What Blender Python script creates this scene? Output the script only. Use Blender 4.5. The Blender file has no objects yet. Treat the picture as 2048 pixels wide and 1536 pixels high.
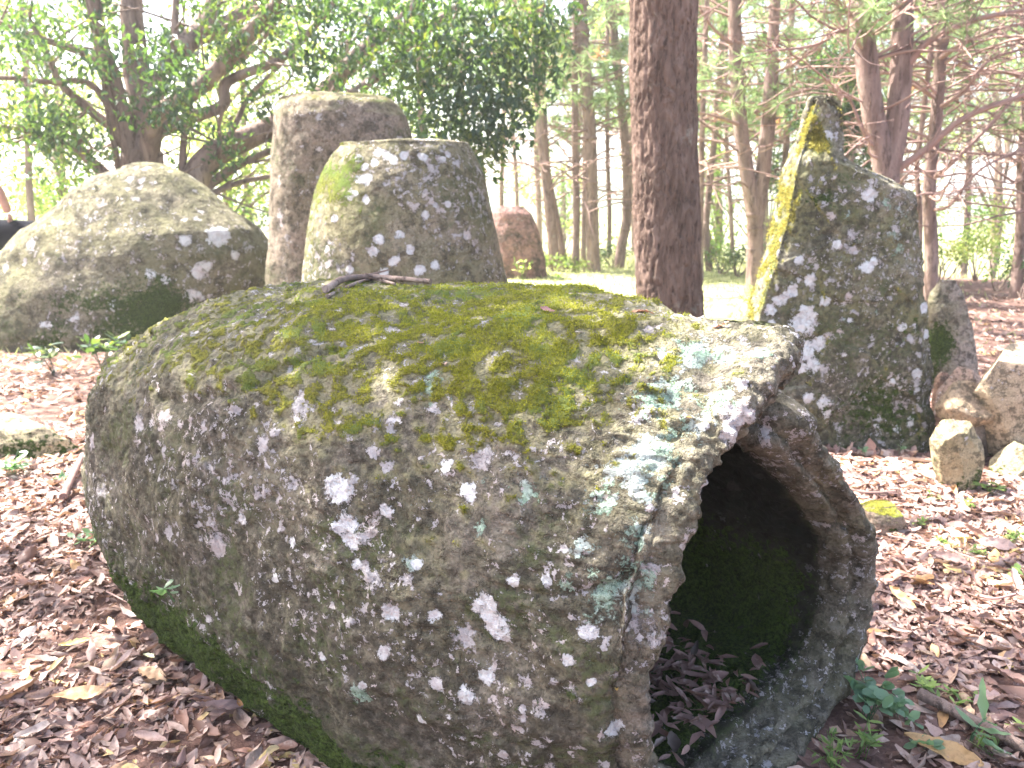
import bpy, bmesh, math, random
import numpy as np
R = math.radians
sc = bpy.context.scene
col = sc.collection
random.seed(7)
rng = np.random.default_rng(7)

# ------------------------------------------------------------------ camera, light, exposure
CAM_H, PITCH, FPX = 1.5, R(13.1), 1607.0          # FPX: focal length in pixels of the 2048 px wide photograph
cam_d = bpy.data.cameras.new('camera')
cam_d.sensor_width = 36.0
cam_d.lens = 36.0 * FPX / 2048.0
cam_d.clip_start = 0.05
cam_d.clip_end = 3000.0
cam_d.dof.use_dof = True
cam_d.dof.focus_distance = 2.0
cam_d.dof.aperture_fstop = 4.8
cam = bpy.data.objects.new('camera', cam_d)
cam.location = (0, 0, CAM_H)
cam.rotation_euler = (R(90) - PITCH, 0, 0)
col.objects.link(cam)
sc.camera = cam

SUN = np.array([-0.62, 0.33, 0.95]); SUN = SUN / np.linalg.norm(SUN)      # towards the sun
w = bpy.data.worlds.new('World'); sc.world = w; w.use_nodes = True
wn = w.node_tree
for n in list(wn.nodes): wn.nodes.remove(n)
sky = wn.nodes.new('ShaderNodeTexSky'); sky.sky_type = 'NISHITA'; sky.sun_disc = False
sky.sun_elevation = math.asin(SUN[2]); sky.sun_rotation = math.atan2(SUN[0], SUN[1])
sky.air_density = 1.0; sky.dust_density = 4.0; sky.ozone_density = 0.2
bg = wn.nodes.new('ShaderNodeBackground'); bg.inputs[1].default_value = 0.105
wo = wn.nodes.new('ShaderNodeOutputWorld')
wn.links.new(sky.outputs[0], bg.inputs[0]); wn.links.new(bg.outputs[0], wo.inputs[0])
sl = bpy.data.lights.new('sun', 'SUN'); sl.energy = 5.0; sl.angle = R(0.5); sl.color = (1.0, 0.95, 0.87)
so = bpy.data.objects.new('sun', sl); col.objects.link(so)
import mathutils
so.rotation_euler = mathutils.Vector(SUN).to_track_quat('Z', 'Y').to_euler()
sc.view_settings.view_transform = 'Standard'; sc.view_settings.look = 'None'
sc.view_settings.exposure = 2.75; sc.view_settings.gamma = 1.0
sc.view_settings.use_curve_mapping = False
sc.cycles.max_bounces = 7; sc.cycles.diffuse_bounces = 3; sc.cycles.transmission_bounces = 5; sc.cycles.use_adaptive_sampling = True; sc.cycles.adaptive_threshold = 0.02
sc.cycles.transparent_max_bounces = 8
sc.cycles.sample_clamp_indirect = 8.0

# ------------------------------------------------------------------ from a direction of view to a place
cP, sP = math.cos(PITCH), math.sin(PITCH)
FW, UP, RT = np.array([0, cP, -sP]), np.array([0, sP, cP]), np.array([1.0, 0, 0])
CAM = np.array([0, 0, CAM_H])
def ray(px, py): return FW + RT * (px - 1024) / FPX + UP * (768 - py) / FPX
def G(px, py, z=0.0):
    d = ray(px, py); return CAM + d * (z - CAM_H) / d[2]
def AtY(px, py, Y):
    d = ray(px, py); return CAM + d * Y / d[1]
def prj(P):
    q = np.asarray(P) - CAM; z = q @ FW
    return 1024 + FPX * (q @ RT) / z, 768 - FPX * (q @ UP) / z, z

# ------------------------------------------------------------------ noise
_perm = np.random.default_rng(3).permutation(256).astype(np.int64)
_perm = np.concatenate([_perm, _perm, _perm])
_grad = np.random.default_rng(4).normal(size=(256, 3)); _grad /= np.linalg.norm(_grad, axis=1)[:, None]
def perlin(P):
    P = np.asarray(P, dtype=np.float64)
    i = np.floor(P).astype(np.int64); f = P - i
    u = f * f * f * (f * (f * 6 - 15) + 10)
    out = 0
    for dx in (0, 1):
        wx = u[:, 0] if dx else 1 - u[:, 0]
        for dy in (0, 1):
            wy = u[:, 1] if dy else 1 - u[:, 1]
            for dz in (0, 1):
                wz = u[:, 2] if dz else 1 - u[:, 2]
                h = _perm[(_perm[(_perm[(i[:, 0] + dx) & 255] + i[:, 1] + dy) & 255] + i[:, 2] + dz) & 255]
                g = _grad[h]
                out = out + wx * wy * wz * ((f[:, 0] - dx) * g[:, 0] + (f[:, 1] - dy) * g[:, 1] + (f[:, 2] - dz) * g[:, 2])
    return out * 1.6
def fbm(P, f, o=4, g=0.5, off=0.0):
    a, s = 1.0, 0
    for k in range(o):
        s = s + a * perlin(P * f + off + 17.3 * k); f *= 2.03; a *= g
    return s
def cell(P, f, jit=0.9, off=0):
    P = P * f + off; i = np.floor(P).astype(np.int64); best = np.full(len(P), 9.0); idn = np.zeros(len(P))
    rnd = np.random.default_rng(11).random((256, 4))
    for dx in (-1, 0, 1):
        for dy in (-1, 0, 1):
            for dz in (-1, 0, 1):
                c = i + (dx, dy, dz)
                h = _perm[(_perm[(_perm[c[:, 0] & 255] + c[:, 1]) & 255] + c[:, 2]) & 255]
                q = c + 0.5 + (rnd[h, :3] - 0.5) * jit
                d = np.sqrt(((P - q) ** 2).sum(1)); m = d < best
                best = np.where(m, d, best); idn = np.where(m, rnd[h, 3], idn)
    return best, idn
def sstep(a, b, x):
    t = np.clip((np.asarray(x) - a) / (b - a), 0, 1); return t * t * (3 - 2 * t)

# ------------------------------------------------------------------ mesh helpers
def make_mesh(name, V, faces, attrs=None, smooth=True, mats=None, midx=None):
    if not isinstance(faces, list): faces = [faces]
    faces = [np.asarray(f, dtype=np.int32) for f in faces if len(f)]
    me = bpy.data.meshes.new(name)
    V = np.asarray(V, dtype=np.float32)
    me.vertices.add(len(V)); me.vertices.foreach_set('co', V.ravel())
    nl = sum(f.size for f in faces); nf = sum(len(f) for f in faces)
    me.loops.add(nl); me.loops.foreach_set('vertex_index', np.concatenate([f.ravel() for f in faces]))
    cnt = np.concatenate([np.full(len(f), f.shape[1], dtype=np.int32) for f in faces])
    me.polygons.add(nf); me.polygons.foreach_set('loop_start', np.concatenate([[0], np.cumsum(cnt)[:-1]]).astype(np.int32))
    me.polygons.foreach_set('use_smooth', np.full(nf, smooth))
    if midx is not None: me.polygons.foreach_set('material_index', np.asarray(midx, dtype=np.int32))
    for k, v in (attrs or {}).items():
        a = me.attributes.new(k, 'FLOAT', 'POINT'); a.data.foreach_set('value', np.asarray(v, dtype=np.float32))
    for m in (mats or []): me.materials.append(m)
    me.update(); me.validate()
    return me
def link(name, data, parent=None, label=None, cat=None, group=None, kind=None):
    o = bpy.data.objects.new(name, data); col.objects.link(o)
    if parent is not None: o.parent = parent
    if label: o['label'] = label
    if cat: o['category'] = cat
    if group: o['group'] = group
    if kind: o['kind'] = kind
    return o
def empty(name, loc, label, cat, group=None):
    o = link(name, None, None, label, cat, group); o.location = tuple(float(v) for v in loc); o.empty_display_size = 0.1
    return o
def under(root, name, mesh, **kw):
    """mesh built in world coordinates becomes a part of root"""
    l = root.location
    mesh.transform(mathutils.Matrix.Translation((-l[0], -l[1], -l[2])))
    return link(name, mesh, root, **kw)
def vnormals(V, faces):
    n = np.zeros_like(V)
    for f in (faces if isinstance(faces, list) else [faces]):
        a, b, c = V[f[:, 0]], V[f[:, 1]], V[f[:, 2]]
        k = np.cross(b - a, c - a)
        if f.shape[1] == 4: k = np.cross(V[f[:, 2]] - a, V[f[:, 3]] - b)
        for j in range(f.shape[1]):
            for d in range(3): n[:, d] += np.bincount(f[:, j], weights=k[:, d], minlength=len(V))
    return n / np.maximum(np.linalg.norm(n, axis=1), 1e-12)[:, None]
def gridfaces(nu, nv, wrap=True):
    """rows of nu points, nv rows"""
    i = np.arange(nu if wrap else nu - 1); j = np.arange(nv - 1)
    I, J = np.meshgrid(i, j); I, J = I.ravel(), J.ravel(); I2 = (I + 1) % nu
    return np.stack([J * nu + I, J * nu + I2, (J + 1) * nu + I2, (J + 1) * nu + I], 1)
_ico = {}
def ico(n):
    if n not in _ico:
        bm = bmesh.new(); bmesh.ops.create_icosphere(bm, subdivisions=n, radius=1.0)
        V = np.array([v.co[:] for v in bm.verts]); F = np.array([[v.index for v in f.verts] for f in bm.faces]); bm.free()
        _ico[n] = (V, F)
    V, F = _ico[n]; return V.copy(), F
def catmull(P, n):
    P = np.asarray(P, float); k = len(P)
    if k == 2: t = np.linspace(0, 1, n)[:, None]; return P[0] * (1 - t) + P[1] * t
    Q = np.vstack([2 * P[0] - P[1], P, 2 * P[-1] - P[-2]]); T = np.linspace(0, k - 1 - 1e-6, n); i = T.astype(int); t = (T - i)[:, None]
    a, b, c, d = Q[i], Q[i + 1], Q[i + 2], Q[i + 3]
    return 0.5 * (2 * b + (c - a) * t + (2 * a - 5 * b + 4 * c - d) * t ** 2 + (3 * b - a - 3 * c + d) * t ** 3)
class MB:
    def __init__(s): s.V = []; s.F3 = []; s.F4 = []; s.n = 0; s.A = []
    def add(s, V, F, a=0.0):
        V = np.asarray(V, float); F = np.asarray(F); 
        (s.F3 if F.shape[1] == 3 else s.F4).append(F + s.n); s.V.append(V); s.A.append(np.full(len(V), a) if np.isscalar(a) else a); s.n += len(V)
    def tube(s, P, r0, r1=None, seg=8, n=12, wob=0.0, a=0.0, power=1.0):
        P = catmull(P, n); t = np.linspace(0, 1, n)
        r = np.interp(t, np.linspace(0, 1, len(r0)), r0) if hasattr(r0, '__len__') else r0 + (r1 - r0) * t ** power
        T = np.gradient(P, axis=0); T /= np.maximum(np.linalg.norm(T, axis=1), 1e-9)[:, None]
        ref = np.array([0.31, 0.95, 0.05]); 
        if abs(T[0] @ ref) > 0.9: ref = np.array([0.95, -0.3, 0.1])
        X = np.cross(T, ref); X /= np.linalg.norm(X, axis=1)[:, None]; Y = np.cross(T, X)
        th = np.linspace(0, 2 * math.pi, seg, endpoint=False)
        V = P[:, None, :] + r[:, None, None] * (np.cos(th)[None, :, None] * X[:, None, :] + np.sin(th)[None, :, None] * Y[:, None, :])
        V = V.reshape(-1, 3)
        if wob:
            rr = np.repeat(r, seg); c = np.repeat(P, seg, axis=0)
            V = c + (V - c) * (1 + wob * fbm(V, 1.2 / max(r[0], 0.01) * 0.5, 2))[:, None]
        s.add(V, gridfaces(seg, n), a)
        s.add(V[-seg:], np.array([[0, i, i + 1] for i in range(1, seg - 1)]), a); s.add(V[:seg], np.array([[0, i + 1, i] for i in range(1, seg - 1)]), a)
    def mesh(s, name, mat, smooth=True, attr='tint'):
        fs = []
        if s.F3: fs.append(np.concatenate(s.F3))
        if s.F4: fs.append(np.concatenate(s.F4))
        return make_mesh(name, np.concatenate(s.V), fs, {attr: np.concatenate(s.A)}, smooth, [mat])

# ------------------------------------------------------------------ node helpers
class NT:
    def __init__(s, name):
        s.m = bpy.data.materials.new(name); s.m.use_nodes = True; s.t = s.m.node_tree
        for n in list(s.t.nodes): s.t.nodes.remove(n)
        s.out = s.t.nodes.new('ShaderNodeOutputMaterial')
    def n(s, typ, ins=None, **kw):
        nd = s.t.nodes.new(typ)
        for k, v in kw.items(): setattr(nd, k, v)
        for k, v in (ins or {}).items(): s.put(nd.inputs[k], v)
        return nd
    def put(s, sock, v):
        if isinstance(v, bpy.types.NodeSocket): s.t.links.new(v, sock)
        elif isinstance(v, tuple) and len(v) == 3 and sock.type == 'RGBA': sock.default_value = (*v, 1)
        else: sock.default_value = v
    def coord(s): return s.n('ShaderNodeNewGeometry').outputs['Position']
    def obj(s): return s.n('ShaderNodeTexCoord').outputs['Object']
    def scale(s, v, k): return s.n('ShaderNodeMapping', {0: v, 3: k if isinstance(k, tuple) else (k, k, k)}).outputs[0]
    def noise(s, v, sc_, det=4, rough=0.55, dist=0.0, out=0): return s.n('ShaderNodeTexNoise', {'Vector': v, 'Scale': sc_, 'Detail': det, 'Roughness': rough, 'Distortion': dist}).outputs[out]
    def voro(s, v, sc_, out='Distance', feat='F1', rnd=1.0): return s.n('ShaderNodeTexVoronoi', {'Vector': v, 'Scale': sc_, 'Randomness': rnd}, feature=feat).outputs[out]
    def attr(s, name): return s.n('ShaderNodeAttribute', attribute_name=name).outputs['Fac']
    def math(s, op, a, b=0.0, c=0.0, clamp=False): 
        nd = s.n('ShaderNodeMath', {0: a, 1: b, 2: c}, operation=op, use_clamp=clamp); return nd.outputs[0]
    def mr(s, v, a, b, c=0.0, d=1.0, smooth=True): return s.n('ShaderNodeMapRange', {0: v, 1: a, 2: b, 3: c, 4: d}, interpolation_type='SMOOTHSTEP' if smooth else 'LINEAR').outputs[0]
    def mix(s, f, a, b, blend='MIX'):
        nd = s.n('ShaderNodeMix', data_type='RGBA', blend_type=blend); s.put(nd.inputs[0], f); s.put(nd.inputs[6], a); s.put(nd.inputs[7], b); return nd.outputs[2]
    def ramp(s, f, stops):
        nd = s.n('ShaderNodeValToRGB', {0: f}); e = nd.color_ramp.elements
        while len(e) < len(stops): e.new(0.5)
        for q, (p, c) in zip(e, stops): q.position = p; q.color = (*c, 1)
        return nd.outputs[0]
    def bump(s, h, dist, strength=1.0, normal=None):
        ins = {'Height': h, 'Distance': dist, 'Strength': strength}
        if normal is not None: ins['Normal'] = normal
        return s.n('ShaderNodeBump', ins).outputs[0]
    def principled(s, c, rough=0.9, normal=None, spec=0.3, **kw):
        ins = {'Base Color': c, 'Roughness': rough, 'Specular IOR Level': spec}
        if normal is not None: ins['Normal'] = normal
        ins.update(kw)
        p = s.n('ShaderNodeBsdfPrincipled', ins); s.t.links.new(p.outputs[0], s.out.inputs[0]); return p
    def leafy(s, c, ct, rough=0.5, trans=0.45, spec=0.3):
        p = s.n('ShaderNodeBsdfPrincipled', {'Base Color': c, 'Roughness': rough, 'Specular IOR Level': spec})
        t = s.n('ShaderNodeBsdfTranslucent', {'Color': ct})
        x = s.n('ShaderNodeMixShader', {0: trans, 1: p.outputs[0], 2: t.outputs[0]}); s.t.links.new(x.outputs[0], s.out.inputs[0])

def stone_material(name, base=(0.30, 0.25, 0.215), base2=(0.20, 0.165, 0.14), dark=(0.05, 0.045, 0.035), green=(0.085, 0.10, 0.045),
                   moss=(0.25, 0.27, 0.03), spots=0.5, mint=0.5, k=1.0, lilac=(0.52, 0.49, 0.50), bump=1.0, darkamt=0.5, greenamt=0.5, mossn=1.5, olive=0.6):
    """k: pattern scale. Attributes: moss, lich (thick white lichen), mint, wet (dark growth, plus shade painted inside the big jar), all 0..1"""
    s = NT(name); P = s.coord()
    D = s.n('ShaderNodeVectorMath', {0: P, 1: s.n('ShaderNodeVectorMath', {0: s.noise(P, 13 * k, 5, 0.75, out=1), 1: (0.13 / k,) * 3}, operation='MULTIPLY').outputs[0]}, operation='ADD').outputs[0]
    n1 = s.noise(P, 6 * k, 8, 0.75); n2 = s.noise(P, 38 * k, 5, 0.7); n3 = s.noise(P, 120 * k, 3, 0.7)
    c = s.mix(s.mr(n1, 0.35, 0.65), base, base2)
    c = s.mix(s.math('MULTIPLY', s.mr(n3, 0.42, 0.7), 0.5), c, tuple(x * 1.7 for x in base))
    c = s.mix(s.mr(s.noise(P, 25 * k, 6, 0.8), 0.5, 0.66, 0, 0.75), c, tuple(x * 0.45 for x in base2))
    c = s.mix(s.math('MULTIPLY', s.mr(s.noise(P, 3.4 * k, 5, 0.65), 0.36, 0.62), olive), c, (0.17, 0.165, 0.085))
    c = s.mix(s.math('MULTIPLY', s.mr(s.attr('moss'), 0.05, 0.45), 0.55), c, (0.30, 0.28, 0.15))
    # dark algae in patches, plus shade painted inside the big jar
    wet = s.attr('wet')
    dk = s.math('ADD', s.mr(n2, 0.38, 0.62), s.math('ADD', wet, s.math('SUBTRACT', s.noise(P, 9 * k, 4, 0.6), 1.02 - 0.5 * darkamt)), clamp=True)
    dk = s.math('MULTIPLY', dk, s.mr(s.math('ADD', s.noise(P, 3.1 * k, 4, 0.6), s.math('MULTIPLY', wet, 0.35)), 0.62 - 0.25 * darkamt, 0.72 - 0.2 * darkamt), clamp=True)
    c = s.mix(s.math('MULTIPLY', dk, 0.85), c, dark)
    c = s.mix(s.math('MULTIPLY', s.mr(s.noise(P, 17 * k, 7, 0.8), 0.48, 0.58), s.mr(s.attr('moss'), 0.1, 0.4, 0.72, 0.35)), c, dark)
    gr = s.mr(s.math('ADD', s.noise(P, 4.3 * k, 5, 0.65), s.math('MULTIPLY', wet, 0.22)), 0.64 - 0.2 * greenamt, 0.8 - 0.2 * greenamt)
    gr = s.math('MULTIPLY', gr, s.mr(s.noise(P, 60 * k, 3, 0.6), 0.35, 0.6))
    c = s.mix(s.math('MULTIPLY', gr, 0.8), c, green)
    # small crustose lichens: grey-lilac flecks of several sizes
    lf = None
    for (sc_, th, seed, lo) in ((9, 0.30, 1.0, 0.60), (20, 0.33, 5.0, 0.45), (46, 0.36, 9.0, 0.35)):
        q = s.n('ShaderNodeVectorMath', {0: D, 1: (seed, seed * .7, seed * .3)}, operation='ADD').outputs[0]
        vn = s.n('ShaderNodeTexVoronoi', {'Vector': q, 'Scale': sc_ * k, 'Randomness': 1.0})
        rnd = s.n('ShaderNodeSeparateColor', {0: vn.outputs['Color']}).outputs[0]
        region = s.mr(s.noise(q, 2.2 * k, 3, 0.6), 0.40, 0.62, -0.25, 0.45 * spots + 0.1)
        pick = s.mr(s.math('ADD', rnd, region), 1.08 - 0.30 * spots, 1.14 - 0.30 * spots)
        rad = s.math('MULTIPLY', s.math('MULTIPLY_ADD', s.noise(q, 34 * k, 5, 0.8), 2.6, -0.35), th)
        sp = s.math('MULTIPLY', s.mr(s.math('SUBTRACT', rad, vn.outputs['Distance']), -0.02, 0.035), pick)
        lf = sp if lf is None else s.math('MAXIMUM', lf, sp)
    lc = s.mix(s.mr(s.noise(D, 30 * k, 4, 0.7), 0.35, 0.7), lilac, tuple(x * 0.72 for x in lilac))
    lc = s.mix(s.mr(s.noise(P, 7 * k, 2), 0.5, 0.62), lc, (0.52, 0.46, 0.45))
    c = s.mix(s.math('MULTIPLY', lf, 0.88), c, lc)
    # mint foliose lichen
    ma = s.math('ADD', s.attr('mint'), s.mr(s.noise(P, 3.7 * k, 3, 0.6, 1.0), 0.5, 0.75, -0.1, 0.45 * mint))
    mm = s.mr(s.math('ADD', ma, s.math('MULTIPLY_ADD', s.noise(P, 30 * k, 7, 0.8), 3.2, -1.6)), 0.52, 0.58)
    mc = s.mix(s.mr(s.noise(D, 70 * k, 3, 0.7), 0.35, 0.65), (0.38, 0.49, 0.40), (0.17, 0.26, 0.19))
    mc = s.mix(s.mr(s.noise(P, 11 * k, 2), 0.45, 0.6), mc, (0.40, 0.45, 0.43))
    c = s.mix(s.math('MULTIPLY', mm, 0.9), c, mc)
    # thick white patches
    lm = s.mr(s.math('ADD', s.attr('lich'), s.math('MULTIPLY_ADD', s.noise(P, 26 * k, 7, 0.8), 2.6, -1.3)), 0.42, 0.48)
    wc = s.mix(s.mr(s.noise(D, 26 * k, 4, 0.7), 0.4, 0.68), (0.63, 0.65, 0.655), (0.50, 0.455, 0.46))
    c = s.mix(lm, c, wc)
    # moss
    mf = s.math('ADD', s.attr('moss'), s.math('MULTIPLY_ADD', n2, mossn, -0.5 * mossn))
    mf = s.mr(s.math('ADD', mf, s.math('MULTIPLY_ADD', n3, 0.5, -0.25)), 0.42, 0.62)
    mo = s.mix(s.mr(s.noise(P, 90 * k, 3, 0.7), 0.35, 0.65), moss, (moss[0] * 0.42, moss[1] * 0.45, moss[2] * 0.6))
    mo = s.mix(s.mr(s.noise(P, 6 * k, 3), 0.45, 0.65), mo, (moss[0] * 0.6, moss[1] * 0.8, moss[2] * 1.1))
    c = s.mix(mf, c, mo)
    h = s.math('ADD', s.math('MULTIPLY', n2, 1.0), s.math('MULTIPLY', n3, 0.35))
    h = s.math('SUBTRACT', h, s.math('MULTIPLY', s.mr(s.voro(D, 55 * k), 0.0, 0.45, 1, 0), 0.35))
    h = s.math('ADD', h, s.math('MULTIPLY', s.math('MAXIMUM', s.math('MULTIPLY', mm, 0.6), s.math('MAXIMUM', lm, s.math('MULTIPLY', lf, 0.4))), 0.5))
    h = s.math('ADD', h, s.math('MULTIPLY', s.math('MULTIPLY', mf, s.noise(P, 200 * k, 2, 0.8)), 1.2))
    c = s.mix(s.attr('hollow_shade'), c, (0.013, 0.014, 0.012))  # shade of the jar's hollow, painted near-black into the colour
    s.principled(c, 0.93, s.bump(h, 0.019 / k, 1.0 * bump), 0.15)
    return s.m

# ------------------------------------------------------------------ ground
def ground_z(x, y):
    x = np.asarray(x, float); y = np.asarray(y, float)
    P = np.stack([x, y, 0 * x], -1).reshape(-1, 3)
    z = 0.035 * perlin(P * 0.55).reshape(x.shape) + 0.012 * perlin(P * 2.1 + 5).reshape(x.shape)
    z = z * sstep(0.5, 3, np.hypot(x, y)) - 0.02
    edge = 21.0 - 0.75 * np.clip(x - 2.5, 0, 11) + 0.8 * np.sin(x * 0.5)
    d = np.clip(y - edge, 0, None)
    z = z - 3.4 * (1 - np.exp(-(d / 16.0) ** 1.4)) - 0.012 * np.clip(d - 20, 0, 400)
    far = np.clip(np.hypot(x, y) - 110, 0, None)
    z = z + np.minimum(far * 0.05, 9) * (1 + 0.5 * np.sin(x * 0.02 + 1.0) + 0.25 * np.sin(x * 0.05)) * sstep(110, 260, np.hypot(x, y))
    return z
def gz(x, y): return float(ground_z(np.array([x]), np.array([y]))[0])
# ground sheet, fine near the camera and growing towards the horizon
na, nr = 420, 330
ang = np.linspace(0, 2 * math.pi, na, endpoint=False)
ang = ang + 0.78 * np.cos(ang) * 0.9 - 0.0   # packs the rows of points in front of the camera
rad = 0.25 * (420 / 0.25) ** (np.linspace(0, 1, nr))
X = np.cos(ang)[None, :] * rad[:, None]; Y = np.sin(ang)[None, :] * rad[:, None]
Z = ground_z(X, Y)
Pn = np.stack([X, Y, 0 * X], -1).reshape(-1, 3)
Z = Z + (0.008 * perlin(Pn * 9) + 0.004 * perlin(Pn * 31)).reshape(X.shape) * (rad[:, None] < 14)
V = np.stack([X, Y, Z], -1).reshape(-1, 3)
V = np.vstack([V, [[0, 0, gz(0, 0)]]])
F4 = gridfaces(na, nr); c0 = len(V) - 1
F3 = np.array([[c0, i, (i + 1) % na] for i in range(na)])
s = NT('forest_floor'); P = s.coord()
soil = s.ramp(s.noise(P, 14, 6, 0.7), [(0.3, (0.05, 0.03, 0.025)), (0.5, (0.15, 0.09, 0.075)), (0.62, (0.24, 0.15, 0.125)), (0.75, (0.36, 0.25, 0.21))])
soil = s.mix(s.mr(s.voro(P, 30, 'Color'), 0.3, 0.8), soil, (0.30, 0.20, 0.17), 'MIX') if False else soil
sep = s.n('ShaderNodeSeparateXYZ', {0: P}); py = sep.outputs[1]; px_ = sep.outputs[0]
grassc = s.ramp(s.noise(P, 3, 6, 0.75), [(0.35, (0.20, 0.22, 0.09)), (0.55, (0.34, 0.36, 0.17)), (0.7, (0.44, 0.42, 0.26))])
gm = s.mr(s.math('ADD', py, s.math('MULTIPLY_ADD', s.noise(P, 0.5, 4, 0.6), 8.0, -4.0)), 8.2, 10.5)
gm = s.math('MULTIPLY', gm, s.mr(s.math('SUBTRACT', px_, s.math('MULTIPLY', py, 0.44)), 1.2, -0.6), clamp=True)
gm = s.math('MAXIMUM', gm, s.mr(py, 17, 22))
cc = s.mix(gm, soil, grassc)
farc = s.ramp(s.noise(P, 0.02, 5, 0.7), [(0.4, (0.05, 0.09, 0.05)), (0.6, (0.09, 0.13, 0.07))])
cc = s.mix(s.mr(py, 90, 220), cc, farc)
s.principled(cc, 0.95, s.bump(s.noise(P, 45, 5, 0.7), 0.02, 0.8), 0.1)
ground = link('ground', make_mesh('ground', V, [F3, F4], mats=[s.m]), kind='structure')

# ------------------------------------------------------------------ the big stone jar lying on its side
C0 = np.array([0.70, 1.84, 0.0]); AX = np.array([-0.72, 0.69, 0.0]); AX /= np.linalg.norm(AX)
NX = np.array([AX[1], -AX[0], 0.0]); ZX = np.array([0, 0, 1.0])
JL = 2.98
KS = [0, 0.3, 0.7, 1.2, 1.8, 2.3, 2.7, 3.12]
K_n0 = [-0.60, -0.72, -0.86, -0.94, -0.97, -0.90, -0.81, -0.73]       # near flank (n)
K_n1 = [0.57, 0.60, 0.66, 0.66, 0.62, 0.54, 0.46, 0.38]              # far flank
K_z1 = [1.21, 1.205, 1.205, 1.225, 1.18, 1.06, 0.93, 0.84]            # top
K_z0 = [-0.06, -0.16, -0.25, -0.22, -0.14, -0.08, -0.05, -0.05]
def jar_section(sv, th, inset=0.0):
    """point on the jar's section at length sv, angle th (0 = far side, 90 = top, 180 = near side)"""
    def sm(K):
        return np.interp(sv, np.linspace(0, JL, 60), _sm[K])
    n0, n1, z1, z0 = sm('n0'), sm('n1'), sm('z1'), sm('z0')
    e = 2.0 + 0.95 * sstep(0.0, 0.9, sv)
    ct, st = np.cos(th), np.sin(th)
    cx = np.sign(ct) * np.abs(ct) ** (2 / e); sx = np.sign(st) * np.abs(st) ** (2 / e)
    cap = np.clip((sv - 2.02) / (JL - 2.02), 0, 1)
    k = (1 - cap ** 2.3) ** (1 / 2.3)
    a = (n1 - n0) / 2 - inset; b = (z1 - z0) / 2 - inset
    zc = (z1 + z0) / 2 - 0.10 * (1 - k)
    zz = zc + b * sx * k
    egg = (np.clip(0.50 - zz, 0, 1) * 0.50 * sstep(-0.25, 0.5, ct) - 0.32 * sstep(0.42, 0.95, zz) * sstep(0.0, 0.55, ct)) * sstep(1.3, 0.0, sv)
    return (n0 + n1) / 2 + a * cx * k + egg, zz
_sm = {}
for nm, K in (('n0', K_n0), ('n1', K_n1), ('z1', K_z1), ('z0', K_z0)):
    t = np.linspace(0, JL, 60); v = np.interp(t, KS, K)
    for _ in range(12): v[1:-1] = (v[:-2] + 2 * v[1:-1] + v[2:]) / 4
    _sm[nm] = v
QJ = globals().get('QJ', 1.0)
nth, nso, nsi = int(820 * QJ), int(430 * QJ), int(110 * QJ)
uu = np.linspace(0, 1, nth, endpoint=False)
wgt = 0.35 + 1.0 * ((np.linspace(0, 360, 2000) > 25) & (np.linspace(0, 360, 2000) < 215))
cw = np.concatenate([[0], np.cumsum(wgt)]); cw = cw[:-1] / cw[-1]
TH = np.interp(uu, cw, np.linspace(0, 2 * math.pi, 2000))
deg = np.degrees(TH)
def bumpd(c, wd): 
    d = (deg - c + 180) % 360 - 180; return np.exp(-(d / wd) ** 2)
circ = np.stack([np.cos(TH), np.sin(TH), 0 * TH], 1)
rim = 0.035 * bumpd(86, 14) - 0.03 * bumpd(115, 16) + 0.15 * bumpd(54, 8) + 0.02 * bumpd(30, 10) + 0.05 * bumpd(200, 25) - 0.02 * bumpd(0, 25)
rim = rim + 0.018 * perlin(circ * 3.1) + 0.010 * perlin(circ * 9) + 0.006 * perlin(circ * 24)
rows = []; tag_in = []
to = np.linspace(1, 0, nso) ** 0.9
for t in to:
    sv = rim + 0.05 + (JL - 1e-4 - rim - 0.05) * (1 - (1 - t) ** 1.25 if t > 0 else 0)
    n, z = jar_section(np.clip(sv, 0, None), TH); rows.append((sv, n, z)); tag_in.append(0)
thick = 0.12 + 0.04 * bumpd(10, 50) + 0.02 * bumpd(270, 50) + 0.07 * bumpd(72, 30)
prof = [(0.03, 0.035), (0.08, 0.018), (0.15, 0.006), (0.24, 0.0), (0.34, 0.0), (0.44, 0.004), (0.52, 0.02), (0.58, 0.045), (0.64, 0.06), (0.70, 0.052), (0.76, 0.045), (0.83, 0.048), (0.90, 0.06), (0.97, 0.085), (1.0, 0.12)]
pi_, pd_ = np.array([p[0] for p in prof]), np.array([p[1] for p in prof])
for q in np.linspace(0, 1, int(48 * QJ)):
    f = np.interp(q, np.linspace(0, 1, len(prof)), pi_); d = np.interp(q, np.linspace(0, 1, len(prof)), pd_)
    soft = 1.0 + 1.6 * bumpd(190, 45) * (f < 0.35)
    n, z = jar_section(np.clip(rim + d, 0, None), TH, thick * f); rows.append((rim + d * soft, n, z)); tag_in.append(0.5)
for t in np.linspace(0, 1, nsi)[1:]:
    sv = rim * (1 - t) + 0.12 + t * 1.75
    capi = (1 - t ** 5) ** 0.5
    n, z = jar_section(np.clip(sv, 0, 1.9), TH, thick + 0.03 * t)
    nc, zc = -0.02, 0.58
    z = np.where(z < .16, .16 - .10 * np.tanh((.16 - z) / .10), z); rows.append((sv, nc + (n - nc) * capi, zc + (z - zc) * capi)); tag_in.append(1)
S = np.stack([r[0] for r in rows]); NN = np.stack([r[1] for r in rows]); ZZ = np.stack([r[2] for r in rows])
TI = np.repeat(np.array(tag_in, float), nth)
JV = (C0 + S.reshape(-1, 1) * AX + NN.reshape(-1, 1) * NX); JV[:, 2] = ZZ.ravel()
JF = gridfaces(nth, len(rows))
Sf, Nf = S.ravel(), NN.ravel(); rimf = np.tile(rim, len(rows))
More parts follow.
